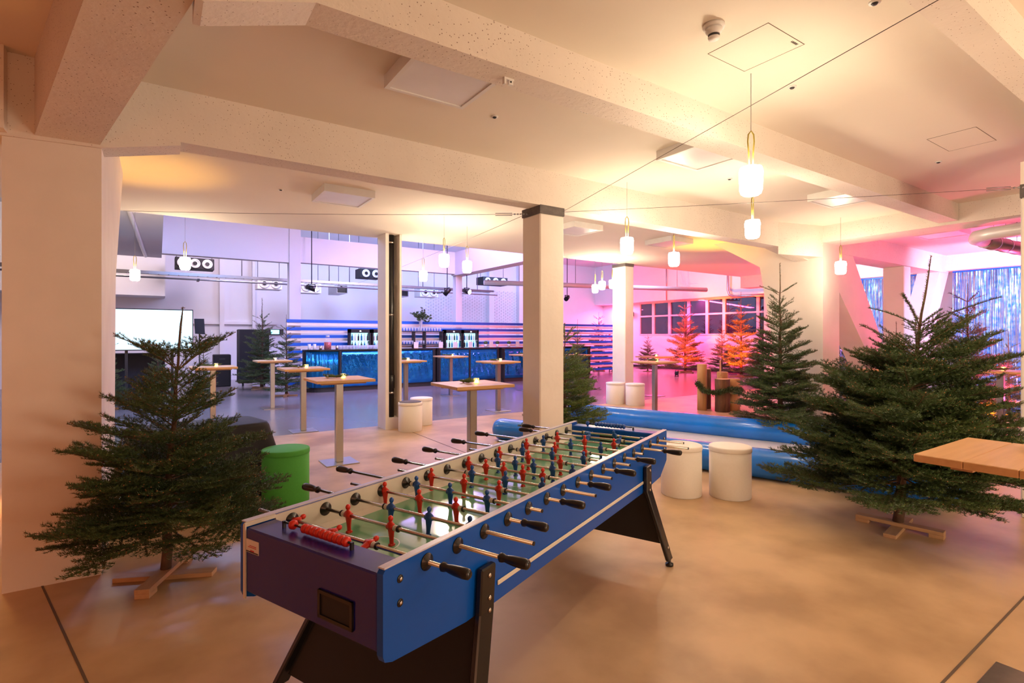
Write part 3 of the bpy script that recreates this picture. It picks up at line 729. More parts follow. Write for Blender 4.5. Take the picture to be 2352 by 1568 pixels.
fir('yellowish green fir tree standing right behind the centre column',(4.36,5.27,0),1.82,.70,41,zlow=.30,lead=.12,whorls=9,dens=420,nl=.026,nw=.0042,needle=M_needle2,push=push_c2,sr=.9,per=7,inter=9,power=.8,toplen=.2,tope=(.9,.8))
# distant trees: three shapes, copied
far=[]
FP=[('dark fir tree at the far left in front of the screen',(-.95,14.8),1.72,.2),
 ('dark bushy fir tree under the middle of the screen',(.0,14.9),1.40,1.3),
 ('dark fir tree right of the screen behind a pine table',(.95,15.3),1.5,2.2),
 ('tall thin-topped dark fir tree before the black flight case',(2.70,18.0),2.85,3.0),
 ('shorter dark fir tree beside the flight case, left of the bar',(2.95,15.6),2.25,4.1),
 ('dark fir tree behind the yellowish one, before the ribbon backdrop',(9.9,11.4),2.13,.7),
 ('small dark fir tree by the pink wall, left of the white column',(17.4,18.5),2.8,1.9),
 ('smallest fir tree below the windows beside the white column',(19.0,16.9),1.75,2.7),
 ('tall red-lit fir tree in front of the windows, the left one',(19.9,15.5),3.3,5.0),
 ('short dark fir tree between the two red-lit ones under the windows',(20.4,13.95),2.1,.1),
 ('tall orange-lit fir tree in front of the windows, the right one',(19.7,12.6),3.45,3.6),
 ('orange-lit fir tree half hidden behind the slender fir by the pier',(18.4,10.9),2.6,2.1),
 ('red-lit fir tree before the tinsel curtain, behind the large green fir',(12.3,3.35),2.62,1.2),
 ('dark fir tree lit orange below, just right of the right pier',(13.9,6.0),2.3,.4),
 ('red-stemmed fir tree in front of the slim pink-lit column',(11.0,4.0),1.92,2.9),
 ('orange-lit fir tree at the right edge before the tinsel',(14.1,3.2),1.75,4.4),
 ('low orange-lit fir tree behind the lounge table',(13.4,2.0),1.5,5.2)]
protos=[]
for i in range(3):
    pr_=fir(FP[i][0],(FP[i][1][0],FP[i][1][1],0),2.4,[.72,.86,.68][i],60+i,zlow=.24,lead=[.2,.13,.24][i],whorls=[10,9,12][i],dens=120,nl=.034,nw=.0075,per=7,inter=8,toplen=.36,tops=5,fine=False,sr=.3+i,group='fir trees in the background',rz=FP[i][3])
    protos.append(pr_)
for i,(lb,(x,y),h,rz) in enumerate(FP):
    o=protos[i] if i<3 else copy_tree(protos[[2,0,0,1,1,1,1,0,0,1][i-3] if i-3<10 else i%3])
    o.location=(x,y,0); o.rotation_euler=(0,0,rz); k=h/2.4; o.scale=(k,k,k)
    lab(o,lb)
# ------------------------------------------------------------------ orange uplights
def uplight(x,y,tx,ty,tz,label,power,col=(1,.22,.03),ang=80):
    t=thing('floor_spotlight',label,'spotlight',(x,y,0)); d=Vector((tx-x,ty-y,tz)).normalized(); c=Vector((0,0,.16))
    build('body',MB().cyl(c-d*.10,c+d*.08,.07,.085,n=18),M_black,t)
    build('lens',MB().cyl(c+d*.081,c+d*.085,.075,n=18),M_orange,t)
    build('bracket',MB().box(-.09,.09,-.04,.04,0,.015).box(-.09,-.08,-.02,.02,0,.17).box(.08,.09,-.02,.02,0,.17),M_black,t)
    l=add_light('SPOT',(0,0,0),col,power,size=.06,angle=ang,name='spot_beam'); l.parent=t; l.location=c+d*.10
    l.rotation_euler=d.to_track_quat('-Z','Y').to_euler()
uplight(17.7,14.2,19.9,15.5,1.5,'black floor spotlight glowing orange before the left red-lit fir',5500,(1,.045,.008),62)
uplight(17.3,11.9,19.7,12.6,1.6,'black floor spotlight glowing orange before the right orange-lit fir',7500,(1,.07,.008),62)
uplight(17.6,17.9,18.9,17.1,.8,'black floor spotlight glowing orange by the white column stools',60)
uplight(11.35,7.35,12.6,8.9,.9,'floor spotlight glowing orange behind the cluster of logs',500,(1,.11,.012),120)
uplight(11.9,2.9,13.4,3.2,.7,'floor spotlight washing the tinsel firs orange, by the lounge table',2200,(1,.11,.012),90)
uplight(12.6,4.9+.6,13.9,6.0,.9,'floor spotlight glowing orange beside the right pier',260,(1,.10,.012))
# ------------------------------------------------------------------ bistro tables
def bistro(x,y,label,h=1.10,first=[None],rz=0):
    if first[0] is None:
        t=thing('bistro_table',label,'high table',(x,y,0),rz,'pine bistro tables on steel posts')
        s=.365
        for k in range(4):
            y0=-s+2*s/4*k; build('plank',MB().rbox(-s,s,y0+.001,y0+2*s/4-.001,h-.035,h,.003),M_wood,t)
        build('support_batten',MB().box(-.28,.28,-.25,-.17,h-.06,h-.036),M_board,t); build('support_batten',MB().box(-.28,.28,.17,.25,h-.06,h-.036),M_board,t)
        build('post',MB().rbox(-.045,.045,-.045,.045,.012,h-.036,.004),M_brushed,t)
        build('base_plate',MB().rbox(-.21,.21,-.21,.21,0,.012,.003),M_brushed,t)
        first[0]=t
    else:
        t=copy_tree(first[0]); t.location=(x,y,0); t.rotation_euler=(0,0,rz)
    return lab(t,label)
TB=[(3.30,.635,'nearest pine bistro table at the right edge, in front of the large fir',0),
 (3.05,5.38,'pine bistro table just left of the centre column, behind the football table',-.04),
 (1.97,7.0,'pine bistro table in front of the channel column, square steel foot fully visible',0),
 (2.10,9.65,'pine bistro table behind and left of the one with the visible square foot',0),
 (2.18,13.1,'small-looking pine bistro table in front of the flight case fir',0),
 (.83,11.0,'leftmost pine bistro table, beside the screen and behind the left fir',0),
 (4.72,11.4,'pine bistro table half hidden behind the channel column',0),
 (6.80,13.2,'far pine bistro table in front of the middle of the bar',0),
 (6.28,9.9,'pine bistro table at the bar, touching the left of the centre column in view',0),
 (9.3,13.1,'pine bistro table mostly hidden behind the centre column',0),
 (10.5,12.2,'pine bistro table behind the yellowish fir',0),
 (9.05,7.85,'pine bistro table before the pink room, beside the log cluster',0),
 (11.4,9.9,'pine bistro table behind the one by the log cluster',0),
 (11.25,2.65,'pine bistro table before the tinsel curtain at the right',0),
 (10.1,3.75,'pine bistro table hidden behind the large green fir',0)]
for x,y,lb,rz in TB: bistro(x,y,lb,rz=rz)
def candle(x,y,label,first=[None]):
    if first[0] is None:
        t=thing('candle_glass',label,'candle',(x,y,1.10),0,'tealights on the bistro tables')
        build('glass',MB().lathe((0,0,0),(0,0,1),[(.028,0),(.033,.01),(.034,.06)],16),M_glass,t)
        build('flame',MB().lathe((0,0,.008),(0,0,1),[(.022,0),(.024,.02),(.008,.035),(.003,.045)],12),M_flame,t)
        first[0]=t
    else: t=copy_tree(first[0]); t.location=(x,y,1.10)
    return lab(t,label)
def sprig(x,y,label,seed,first=[None],s=1.0):
    if first[0] is None:
        rg=random.Random(3); nr=np.random.RandomState(3)
        t=thing('fir_sprig',label,'sprig',(x,y,1.10),0,'fir sprigs on the bistro tables')
        A=[];w=MB()
        for k in range(9):
            a=rg.uniform(0,2*PI); L=rg.uniform(.08,.17); el=rg.uniform(0,.5); p=Vector((rg.uniform(-.04,.04),rg.uniform(-.03,.03),.012))
            q=p+Vector((math.cos(a)*L,math.sin(a)*L*.6,math.sin(el)*L*.5)); w.cyl(p,q,.0025,n=5); A.append((p,q))
            for j in range(4):
                m=p.lerp(q,.3+.17*j); b=a+rg.choice((-1,1))*.7; A.append((m,m+Vector((math.cos(b)*.05,math.sin(b)*.04,.012))))
        build('stem',w,M_twig,t)
        P0=np.array([a[0][:] for a in A]);P1=np.array([a[1][:] for a in A]); idx=nr.randint(0,len(A),2600); P=P0[idx]+(P1-P0)[idx]*nr.rand(2600,1)
        D=nr.normal(size=(2600,3)); D/=np.linalg.norm(D,axis=1)[:,None]; D[:,2]=np.abs(D[:,2]); wv=np.cross(D,nr.normal(size=(2600,3))); wv/=np.linalg.norm(wv,axis=1)[:,None]
        V=np.empty((2600,3,3)); V[:,0]=P+wv*.002;V[:,1]=P-wv*.002;V[:,2]=P+D*.022
        V=V.reshape(-1,3); V[:,2]=np.maximum(V[:,2],.002)
        fo=numesh('needles',V,np.arange(7800).reshape(-1,3),M_needle2,t); fo['kind']='stuff'
        build('bauble',MB().sphere((.09,.03,.02),.02,12),M_steel,t)
        first[0]=t
    else:
        t=copy_tree(first[0]); t.location=(x,y,1.10); t.rotation_euler=(0,0,seed*1.3)
    return lab(t,label)
TN=['at the right edge of the photo','just left of the centre column','with the visible square steel foot','behind and left of the square-footed one','before the flight case fir','leftmost, beside the screen','half hidden by the channel column','before the middle of the bar','touching the centre column in view','mostly hidden behind the centre column','behind the yellowish fir','beside the log cluster','behind the log cluster table','before the tinsel curtain','behind the large green fir']
for i,(x,y,lb,rz) in enumerate(TB):
    dx=.05 if i else .33
    candle(x+dx,y-.02,'glowing tealight glass on the bistro table '+TN[i])
    if i not in(10,14): sprig(x+dx-.09,y+.03,'small fir sprig lying on the bistro table '+TN[i],i)
# ------------------------------------------------------------------ stools
def stool(x,y,label,m,h=.50,r=.215,top=None):
    t=thing('drum_stool',label,'stool',(x,y,0))
    n=40
    build('body',MB().lathe((0,0,0),(0,0,1),[(r-.004,0),(r,.006),(r,h-.05),(r-.003,h-.048)],n),m,t)
    build('lid',MB().lathe((0,0,h-.048),(0,0,1),[(r+.004,0),(r+.005,.004),(r+.005,.036),(r+.001,.044),(r-.01,.048)],n),m,t)
    if top: build('cushion',MB().lathe((0,0,h),(0,0,1),[(r-.012,0),(r-.012,.006),(r-.03,.010)],n),top,t)
    return t
stool(1.06,5.63,'green drum stool beside the black-draped table',M_green,h=.535,r=.22)
stool(4.56,3.60,'white drum stool in front of the blue air tube, half behind the football table',M_stool,h=.52,r=.205)
stool(4.92,3.27,'white drum stool in front of the blue air tube, the fully visible right one',M_stool,h=.52,r=.205)
stool(3.67,8.66,'white drum stool with a grey top at the foot of the channel column',M_stool,r=.205,top=M_stoolgrey)
stool(4.11,9.17,'white drum stool behind the grey-topped one by the channel column',M_stool,r=.205)
stool(9.33,9.33,'left one of the two white drum stools at the pink room column',M_stool,h=.52,r=.225)
stool(9.52,8.86,'right one of the two white drum stools at the pink room column',M_stool,h=.52,r=.225)
# black draped table
t=thing('draped_table','low table under a black cloth behind the left fir and green stool','table',(.35,6.25,0),.2)
n=96; hx,hy,rr=.60,.36,.10; top=[];bot=[]
for i in range(n):
    a=2*PI*i/n; c,s_=math.cos(a),math.sin(a); k=(abs(c)**8+abs(s_)**8)**(-1/8)
    x,y=hx*c*k,hy*s_*k; wv=1+.03*math.sin(a*22)+.02*math.sin(a*9+1); top.append((x,y))
    bot.append((x*wv*1.10,y*wv*1.14))
vs=[(x*.90,y*.86,.752) for x,y in top]+[(x*.97,y*.96,.745) for x,y in top]+[(x,y,.715) for x,y in top]+[(x*1.04,y*1.05,.35) for x,y in bot]+[(x*1.06,y*1.08,.012) for x,y in bot]
fs=[]
for k in range(4):
    for i in range(n): j=(i+1)%n; fs.append((k*n+i,k*n+j,(k+1)*n+j,(k+1)*n+i))
fs.append(tuple(range(n)))
build('cloth',MB()._add(vs,fs,True),M_cloth,t)
build('tabletop',MB().box(-.52,.52,-.29,.29,.70,.73),M_board,t)
for sx in(-.46,.46):
    for sy in(-.24,.24): build('leg',MB().cyl((sx,sy,0),(sx,sy,.70),.02,n=10),M_dark,t)
# ------------------------------------------------------------------ inflatable lane
t=thing('inflatable_lane','white curling lane between two blue inflatable tubes behind the football table','inflatable lane',(4.52,7.2,0),math.atan2(-.942,.335))
LL=5.75; Wd_=2.32
def air(y,label=None):
    prof=[(.02,0),(.09,.012),(.14,.045),(.165,.10),(.17,.17)]+[(.17+ .002*math.sin(i*1.7),.3+i*.25) for i in range(21)]+[(.165,LL-.08),(.12,LL-.03),(.02,LL)]
    o=build('air_tube',MB().lathe((0,y,.172),(1,0,0),prof,32),M_tube,t)
    return o
air(0); air(Wd_)
build('lane_sheet',MB().box(.10,LL-.1,.02,Wd_-.02,.012,.03),M_sheet,t)
build('lane_sheet',MB().box(.10,LL-.1,.16,.75,.03,.155),M_sheet,t)
build('lane_line',MB().box(.3,LL-.3,.752,.764,.0302,.034),M_dark,t)
build('lane_line',MB().box(.9,.912,.764,Wd_-.2,.0302,.034),M_dark,t)
# ------------------------------------------------------------------ log cluster
def log(x,y,r,h,label,m,seed):
    rg=random.Random(seed); t=thing('standing_log',label,'log',(x,y,0)); n=24
    off=[1+.06*math.sin(i*2*PI/n*3+seed)+rg.uniform(-.03,.03) for i in range(n)]
    vs=[]; zs=[0,.3*h,.7*h,h]
    for z in zs:
        for i in range(n): a=2*PI*i/n; q=r*off[i]*(1+rg.uniform(-.01,.01)); vs.append((q*math.cos(a),q*math.sin(a),z))
    fs=[]
    for k in range(3):
        for i in range(n): j=(i+1)%n; fs.append((k*n+i,k*n+j,(k+1)*n+j,(k+1)*n+i))
    fs.append(tuple(range(n))[::-1]); fs.append(tuple(range(3*n,4*n)))
    build('bark',MB()._add(vs,fs,True),m,t)
    build('sawn_end',MB().prism([(r*.93*off[i]*math.cos(2*PI*i/n),r*.93*off[i]*math.sin(2*PI*i/n)) for i in range(n)],'z',h,h+.006),M_logtop,t)
log(10.12,7.42,.105,1.02,'tallest log of the cluster, pale peeled bark, at its left',M_logp,1)
log(10.42,7.52,.10,.90,'second tallest log of the cluster, behind the front one',M_log,2)
log(10.28,7.02,.155,.71,'dark barked log at the front of the cluster',M_log,3)
log(10.62,6.98,.135,.70,'yellowish split log at the right of the cluster',M_logp,4)
log(10.86,7.42,.12,.82,'rear right log of the cluster, mostly hidden',M_logp,5)
t=thing('cane_hoop','bent cane hoop arching over the logs','hoop',(10.55,7.26,.06))
build('hoop',MB().tube([(-.13+.27-.27*math.cos(a)-.14,.2-.2*math.cos(a)*1.0-.2,.72+.33*math.sin(a)) for a in [PI*i/20 for i in range(21)]],.010,8),M_wicker,t)
def garland(label,path,loc,seed):
    nr=np.random.RandomState(seed); t=thing('fir_garland',label,'garland',loc); path=[Vector(p) for p in path]
    build('cord',MB().tube(path,.006,6),M_twig,t)
    A=np.array([p[:] for p in path]); n=5000; i=nr.randint(0,len(A)-1,n); P=A[i]+(A[i+1]-A[i])*nr.rand(n,1)+nr.normal(size=(n,3))*.025
    D=nr.normal(size=(n,3)); D/=np.linalg.norm(D,axis=1)[:,None]; wv=np.cross(D,nr.normal(size=(n,3))); wv/=np.linalg.norm(wv,axis=1)[:,None]
    V=np.empty((n,3,3)); V[:,0]=P+wv*.006;V[:,1]=P-wv*.006;V[:,2]=P+D*.055
    fo=numesh('needles',V.reshape(-1,3),np.arange(n*3).reshape(-1,3),M_needle,t); fo['kind']='stuff'
garland('dark green garland tied around the log cluster',[(-.42,.22,.62),(-.40,.05,.45),(-.28,-.18,.42),(-.1,-.36,.5),(.15,-.38,.48),(.35,-.35,.46),(.5,-.2,.42)],(10.35,7.2,0),8)
# ------------------------------------------------------------------ tinsel curtains
def tinsel(y0,y1,x,label,seed,z0=.02,z1=3.12):
    rg=np.random.RandomState(seed); n=int((y1-y0)/.014); t=thing('tinsel_curtain',label,'curtain',(x,(y0+y1)/2,0),0,'blue tinsel curtains')
    V=[];F=[]
    segz=12
    for i in range(n):
        yc=y0+(y1-y0)*(i+rg.rand())/n-(y0+y1)/2; w=rg.uniform(.006,.011); dx=rg.uniform(-.025,.025); ph=rg.rand()*7
        b=len(V); fa=rg.uniform(-1,1)
        for k in range(segz+1):
            z=z1-(z1-z0)*k/segz; a=fa+math.sin(k*.9+ph)*.7
            V.append((dx+math.sin(k*1.1+ph)*.006-w*math.sin(a),yc-w*math.cos(a),z)); V.append((dx+math.sin(k*1.1+ph)*.006+w*math.sin(a),yc+w*math.cos(a),z))
        for k in range(segz):
            a=b+2*k; F+=[(a,a+1,a+3),(a,a+3,a+2)]
    o=numesh('strands',np.array(V),np.array(F),M_tins,t); o['kind']='stuff'
    build('header_tape',MB().box(-.03,.03,-(y1-y0)/2,(y1-y0)/2,z1-.03,z1),M_ribb,t)
M_tins=mat('tinsel_foil',(.05,.34,.95),.25,metal=.55,noise=(14,.3),col2=(.45,.70,.95))
tinsel(1.2,4.35,15.0,'wide blue tinsel curtain at the right, behind the bistro table',1)
tinsel(4.9,6.3,15.0,'blue tinsel curtain seen between the slim column and slanted strut',2)
tinsel(6.5,8.5,15.0,'blue tinsel curtain glimpsed between the right pier and first strut',3)
# duct pieces in the lounge
t=thing('ventilation_duct','white elbow pipe leading into a ribbed silver duct under the lounge ceiling','duct',(9.9,2.3,3.0))
build('elbow',MB().tube([(-.55,-1.2,.05),(-.55,-.3,.05),(-.50,0,.05),(-.35,.2,.05),(-.1,.28,.05),(.2,.26,.05)],.085,18),M_duct,t)
build('duct_pipe',MB().cyl((.2,.26,.05),(3.2,.05,.05),.10,n=24),M_grey,t)
for k in range(6): x=.5+.45*k; build('duct_ring',MB().cyl((x,.24-.03*k,.05),(x+.03,.238-.03*k,.05),.108,n=24).cyl((x+.015,.23-.03*k,.14),(x+.015,.23-.03*k,.46),.004,n=6),M_grey,t)
# ------------------------------------------------------------------ screen corner
t=thing('presentation_screen','large bright screen on a stand behind the left fir','screen',(-.17,15.8,0))
build('bezel',MB().box(-.92,.92,0,.06,1.30,2.33),M_dark,t)
sc=build('display',MB().box(-.90,.90,-.006,-.001,1.325,2.305),M_screen,t)
g=MB(); random.seed(9)
for row,(zz,x0,x1,hh) in enumerate(((1.93,-.35,.55,.16),(1.62,-.25,.55,.16))):
    x=x0
    while x<x1:
        wd=.07; sl=(x-x0)*.12; g.box(x,x+.018,-.010,-.006,zz+sl-hh/2,zz+sl+hh/2)
        if random.random()<.8: g.box(x,x+wd,-.010,-.006,zz+sl+hh/2-.025,zz+sl+hh/2)
        if random.random()<.6: g.box(x,x+wd,-.010,-.006,zz+sl-.012,zz+sl+.012)
        if random.random()<.5: g.box(x+wd-.018,x+wd,-.010,-.006,zz+sl-hh/2,zz+sl+hh/2)
        x+=.105
build('screen_lettering',g,M_screentext,t)
build('stand_post',MB().box(-.5,-.44,.06,.12,.02,1.5).box(.44,.5,.06,.12,.02,1.5),M_dark,t)
build('stand_foot',MB().box(-.6,-.34,-.25,.35,0,.03),M_dark,t); build('stand_foot',MB().box(.34,.6,-.25,.35,0,.03),M_dark,t)
t=thing('media_console','black cloth-covered console below the screen','console',(-.3,16.0,0))
build('console_body',MB().rbox(-.7,.45,.2,.7,0,1.22,.02),M_cloth,t)
t=thing('loudspeaker','black loudspeaker on a pole right of the screen','loudspeaker',(.93,16.5,0))
build('cabinet',MB().prism([(-.10,1.72),(.12,1.70),(.10,2.12),(-.12,2.12)],'y',-.12,.12),M_blacks,t)
build('pole',MB().cyl((0,0,.05),(0,0,1.72),.018,n=10),M_dark,t)
build('tripod',MB().cyl((0,0,.4),(.3,.1,0),.012,n=6).cyl((0,0,.4),(-.3,.1,0),.012,n=6).cyl((0,0,.4),(0,-.3,0),.012,n=6),M_dark,t)
t=thing('flight_case','tall black flight case behind the dark firs left of the bar','case',(2.65,19.3,0))
build('case_body',MB().rbox(-.45,.45,0,.6,.1,1.88,.02),M_blacks,t)
build('corner_trim',MB().box(-.46,-.43,-.01,.02,.1,1.88).box(.43,.46,-.01,.02,.1,1.88),M_dark,t)
build('castor',MB().cyl((-.35,.1,.05),(-.30,.1,.05),.05,n=12).cyl((.30,.1,.05),(.35,.1,.05),.05,n=12),M_black,t)
t=thing('subwoofer','low black speaker box standing left of the flight case','speaker box',(1.75,19.6,0))
build('cabinet',MB().rbox(-.25,.25,0,.5,0,1.05,.02),M_blacks,t); build('grip',MB().box(-.08,.08,-.01,0,.88,.93),M_dark,t)
t=thing('exit_sign','glowing cyan escape sign on the wall left of the ribbons','exit sign',(3.85,22.44,1.82))
build('housing',MB().box(-.28,.28,-.05,.06,-.11,.11),M_dark,t); build('lit_face',MB().box(-.18,.12,-.056,-.051,-.08,.08),M_exit,t)
# ------------------------------------------------------------------ hall rigging and ventilation
def nozzle_box(x,z,w_,h_,n,m,label,y=20.0):
    t=thing('air_nozzle_box',label,'air vent',(x,y,z))
    build('box',MB().rbox(-w_/2,w_/2,0,.6,-h_/2,h_/2,.01),m,t)
    for k in range(n):
        cx=(-(n-1)/2+k)*w_/(n+.15)
        r=min(h_*.42,w_/(n+.3)/2)
        nz=build('nozzle',MB().lathe((cx,0,0),(0,-1,0),[(r,0),(r,.03),(r*.8,.04),(r*.78,.01),(r*.55,.01),(r*.5,.05)],20),M_white,t)
        build('nozzle_hole',MB().cyl((cx,-.052,0),(cx,-.058,0),r*.42,n=16),M_black,nz)
    build('hanger',MB().cyl((-w_/2+.05,.3,h_/2),(-w_/2+.05,.3,5.6-z),.012,n=6).cyl((w_/2-.05,.3,h_/2),(w_/2-.05,.3,5.6-z),.012,n=6),M_grey,t)
nozzle_box(1.0,4.02,1.1,.36,3,M_blacks,'black air nozzle box under the deep beam, above the screen')
nozzle_box(3.25,3.49,.80,.40,2,M_white,'white two-nozzle air box left of the tall hall column')
nozzle_box(4.62,3.44,.74,.44,2,M_white,'white two-nozzle air box right of the tall hall column')
nozzle_box(6.85,4.08,.85,.36,2,M_blacks,'black two-nozzle air box left of the channel column')
nozzle_box(9.32,3.48,.82,.42,2,M_white,'white two-nozzle air box above the bar vase')
nozzle_box(12.55,4.12,1.3,.34,3,M_blacks,'black three-nozzle air box left of the centre column')
def outlet(x,z,label):
    t=thing('duct_outlet',label,'air vent',(x,20,z))
    build('sleeve',MB().box(-.2,.2,0,1.2,.13,.15).box(-.2,.2,0,1.2,-.15,-.13).box(-.2,-.18,0,1.2,-.13,.13).box(.18,.2,0,1.2,-.13,.13),M_grey,t)
    build('dark_inside',MB().box(-.18,.18,.1,.12,-.13,.13),M_black,t); build('hanger',MB().cyl((0,.5,.15),(0,.5,5.6-z),.012,n=6),M_grey,t)
outlet(5.75,3.42,'rectangular duct outlet between the white nozzle boxes'); outlet(8.2,3.4,'rectangular duct outlet just right of the channel column')
t=thing('cable_tray','long steel cable tray hung across the hall','cable tray',(0,18.6,3.5))
build('rail',MB().box(-6,11.5,-.15,-.13,-.04,.04),M_grey,t); build('rail',MB().box(-6,11.5,.13,.15,-.04,.04),M_grey,t)
rg_=MB()
for k in range(70): rg_.box(-6+.25*k,-5.97+.25*k,-.13,.13,-.03,-.015)
build('rungs',rg_,M_grey,t)
for x in(-3.5,-1,2.2,4.9,5.6,8.4,10.8): build('hanger',MB().cyl((x,0,-.03),(x,0,2.1),.014,n=6),M_grey,t)
t=thing('lighting_truss','thin steel pipe rail below the cable tray','pipe',(0,18.2,3.33)); build('pipe',MB().cyl((-6,0,0),(11.5,0,0),.028,n=12),M_grey,t)
for x in(-3,1,5.2,9): build('pipe_clamp',MB().box(x-.03,x+.03,-.03,.4,-.03,.03),M_dark,t)
t=thing('wall_pipe','pale round pipe running high across the pink room corner','pipe',(9.6,17,3.6))
build('pipe',MB().cyl((.2,-.6,0),(9.5,-3.2,.0),.09,n=16),M_duct,t)
for k in range(4): build('hanger',MB().cyl((1.5+2.2*k,-.96-.62*k,.08),(1.5+2.2*k,-.96-.62*k,2.0),.012,n=6),M_grey,t)
def stage(x,y,z,label,lens,aim=(0,-.6,-.5),top=5.6):
    t=thing('stage_spotlight',label,'spotlight',(x,y,z)); d=Vector(aim).normalized()
    build('body',MB().cyl(-d*.16,d*.14,.075,.095,n=16),M_black,t)
    build('lens',MB().cyl(d*.142,d*.146,.085,n=16),lens,t)
    build('yoke',MB().box(-.11,.11,-.02,.02,.10,.13).box(-.11,-.09,-.02,.02,-.02,.12).box(.09,.11,-.02,.02,-.02,.12).cyl((0,0,.12),(0,0,top-z),.015,n=8),M_dark,t)
stage(3.95,17.0,3.14,'black stage spotlight with lit lens beside the tall hall column',M_whitelens,(.7,-.4,-.2))
stage(8.62,17.0,3.25,'black stage spotlight above the fridges, aimed away',M_black,(-.4,.5,-.6))
stage(9.42,17.0,3.30,'small lit stage spotlight right of the slim hall column',M_whitelens,(.3,-.8,-.2),3.9)
stage(14.2,17.0,3.24,'black stage spotlight right of the centre column',M_black,(-.5,-.3,-.2))
# ------------------------------------------------------------------ ribbon backdrop
k=0; z=2.17
for i in range(17):
    blue=(i%2==0); hgt=.095 if blue else .08
    y=17.18
    o=build('ribbon',MB().box(3.25,17.2,y-.004,y+.004,z-hgt,z) if blue else MB().box(3.25,17.2,y+.01,y+.016,z-hgt,z),M_ribb if blue else M_ribs)
    ords=['topmost','second','third','fourth','fifth','sixth','seventh','eighth','ninth']
    tag(o,'%s %s ribbon from the top, stretched behind the bar'%(ords[i//2],'blue' if blue else 'silver'),'ribbon','ribbons stretched behind the bar')
    z-=hgt+(.015 if blue else .05)
# ------------------------------------------------------------------ bar
BH=1.25
def bar(x0,x1,label,panels,ribbed=False,round_left=False,yf=15.95):
    t=thing('bar_counter',label,'bar counter',((x0+x1)/2,yf,0),0,'blue foil bar counters'); a=(x1-x0)/2
    if round_left:
        arc=[(-a+.45-.45*math.cos(q),.45-.45*math.sin(q)) for q in [PI/2*i/8 for i in range(9)]]
        body=[(-a,.7)]+arc+[(a,0),(a,.7)]
    else: body=[(-a,0),(a,0),(a,.7),(-a,.7)]
    build('body',MB().prism(body,'z',.12,BH-.04),M_blacks,t)
    build('plinth',MB().prism([(p[0]*.99,p[1]+.04) for p in body],'z',0,.12),M_dark,t)
    build('counter_top',MB().prism([(p[0]*1.01,p[1]-.03) for p in body],'z',BH-.04,BH),M_black,t)
    if round_left:
        arc=[(-a+.45-.46*math.cos(q),.45-.46*math.sin(q)) for q in [PI/2*i/10 for i in range(2,11)]]+[(4.47-(x0+x1)/2,-.01)]
        vs=[];fs=[]
        for p in arc: vs+=[(p[0],p[1],.14),(p[0],p[1],BH-.05),(p[0]*1,p[1]+.008,BH-.05),(p[0],p[1]+.008,.14)]
        for i in range(len(arc)-1): q=4*i; fs+=[(q,q+4,q+5,q+1),(q+1,q+5,q+6,q+2),(q+2,q+6,q+7,q+3),(q+3,q+7,q+4,q)]
        build('foil_panel',MB()._add(vs,fs,True),M_foilr,t)
    for i,(p0,p1) in enumerate(panels):
        # foil sheet with gentle waves
        n=40;vs=[];fs=[]
        for r_ in range(9):
            for c_ in range(n+1):
                x=p0+(p1-p0)*c_/n-(x0+x1)/2; zz=.14+(BH-.19)*r_/8
                vs.append((x,-.012-.014*abs(math.sin(c_*.42+r_*.5+i*2))*math.sin(PI*r_/8),zz))
        for r_ in range(8):
            for c_ in range(n): q=r_*(n+1)+c_; fs.append((q,q+1,q+n+2,q+n+1))
        fs_=MB()._add(vs,fs,True); o=build('foil_panel',fs_,M_foil,t); sm=o.modifiers.new('solid','SOLIDIFY'); sm.thickness=.003
    for p in [pp[0] for pp in panels]+[panels[-1][1]]:
        build('upright',MB().box(p-(x0+x1)/2-.06,p-(x0+x1)/2+.0,-.045,.01,.0,BH-.04),M_blacks,t)
bar(3.6,6.1,'left blue foil bar counter with a rounded end',[(4.55,6.1)],round_left=True)
bar(6.15,7.7,'middle blue foil bar counter behind the channel column',[(6.25,7.65)],yf=16.04)
bar(7.75,10.2,'blue foil bar counter with red reflections before the fridges',[(7.85,8.95),(9.0,10.15)],yf=16.0)
bar(10.25,14.5,'rightmost blue foil bar counter ending behind the centre column',[(10.35,12.3),(12.35,14.4)],yf=15.9)
# fridges
ORDB=['leftmost','second','third','fourth','fifth','rightmost']
def fridge(x,w_,label):
    t=thing('bottle_fridge',label,'fridge',(x,16.95,0),0,'lit bottle fridges behind the bar'); a=w_/2
    build('cabinet',MB().box(-a,-a+.05,-.12,.1,0,1.88).box(a-.05,a,-.12,.1,0,1.88).box(-a,a,-.12,.1,1.76,1.88).box(-a,a,-.12,.1,0,.1).box(-a+.05,a-.05,.08,.1,.1,1.76),M_blacks,t)
    build('lit_interior',MB().box(-a+.05,a-.05,.06,.075,.1,1.76),M_cool,t)
    for z in(.5,.9,1.25,1.50): build('shelf',MB().box(-a+.05,a-.05,-.11,.06,z,z+.012),M_white,t)
    build('indicator',MB().box(-.02,.02,-.125,-.12,1.80,1.83),M_whitelens,t)
    return t
bot=[None]
def bottle(x,y,z,label,grp,m=M_dark):
    key=m.name
    if not hasattr(bottle,'p'): bottle.p={}
    if key not in bottle.p:
        t=thing('bottle',label,'bottle',(x,y,z),0,grp)
        build('body',MB().lathe((0,0,0),(0,0,1),[(.028,0),(.03,.01),(.03,.13),(.012,.17),(.011,.21)],12),m,t)
        build('cap',MB().cyl((0,0,.21),(0,0,.222),.013,n=10),M_redsign if m is M_dark else M_white,t)
        bottle.p[key]=t
    else: t=copy_tree(bottle.p[key]); t.location=(x,y,z)
    t['group']=grp; return lab(t,label)
M_bb=mat('blue_bottle',(.01,.15,.35),.1); M_bw=mat('pale_bottle',(.65,.68,.66),.2)
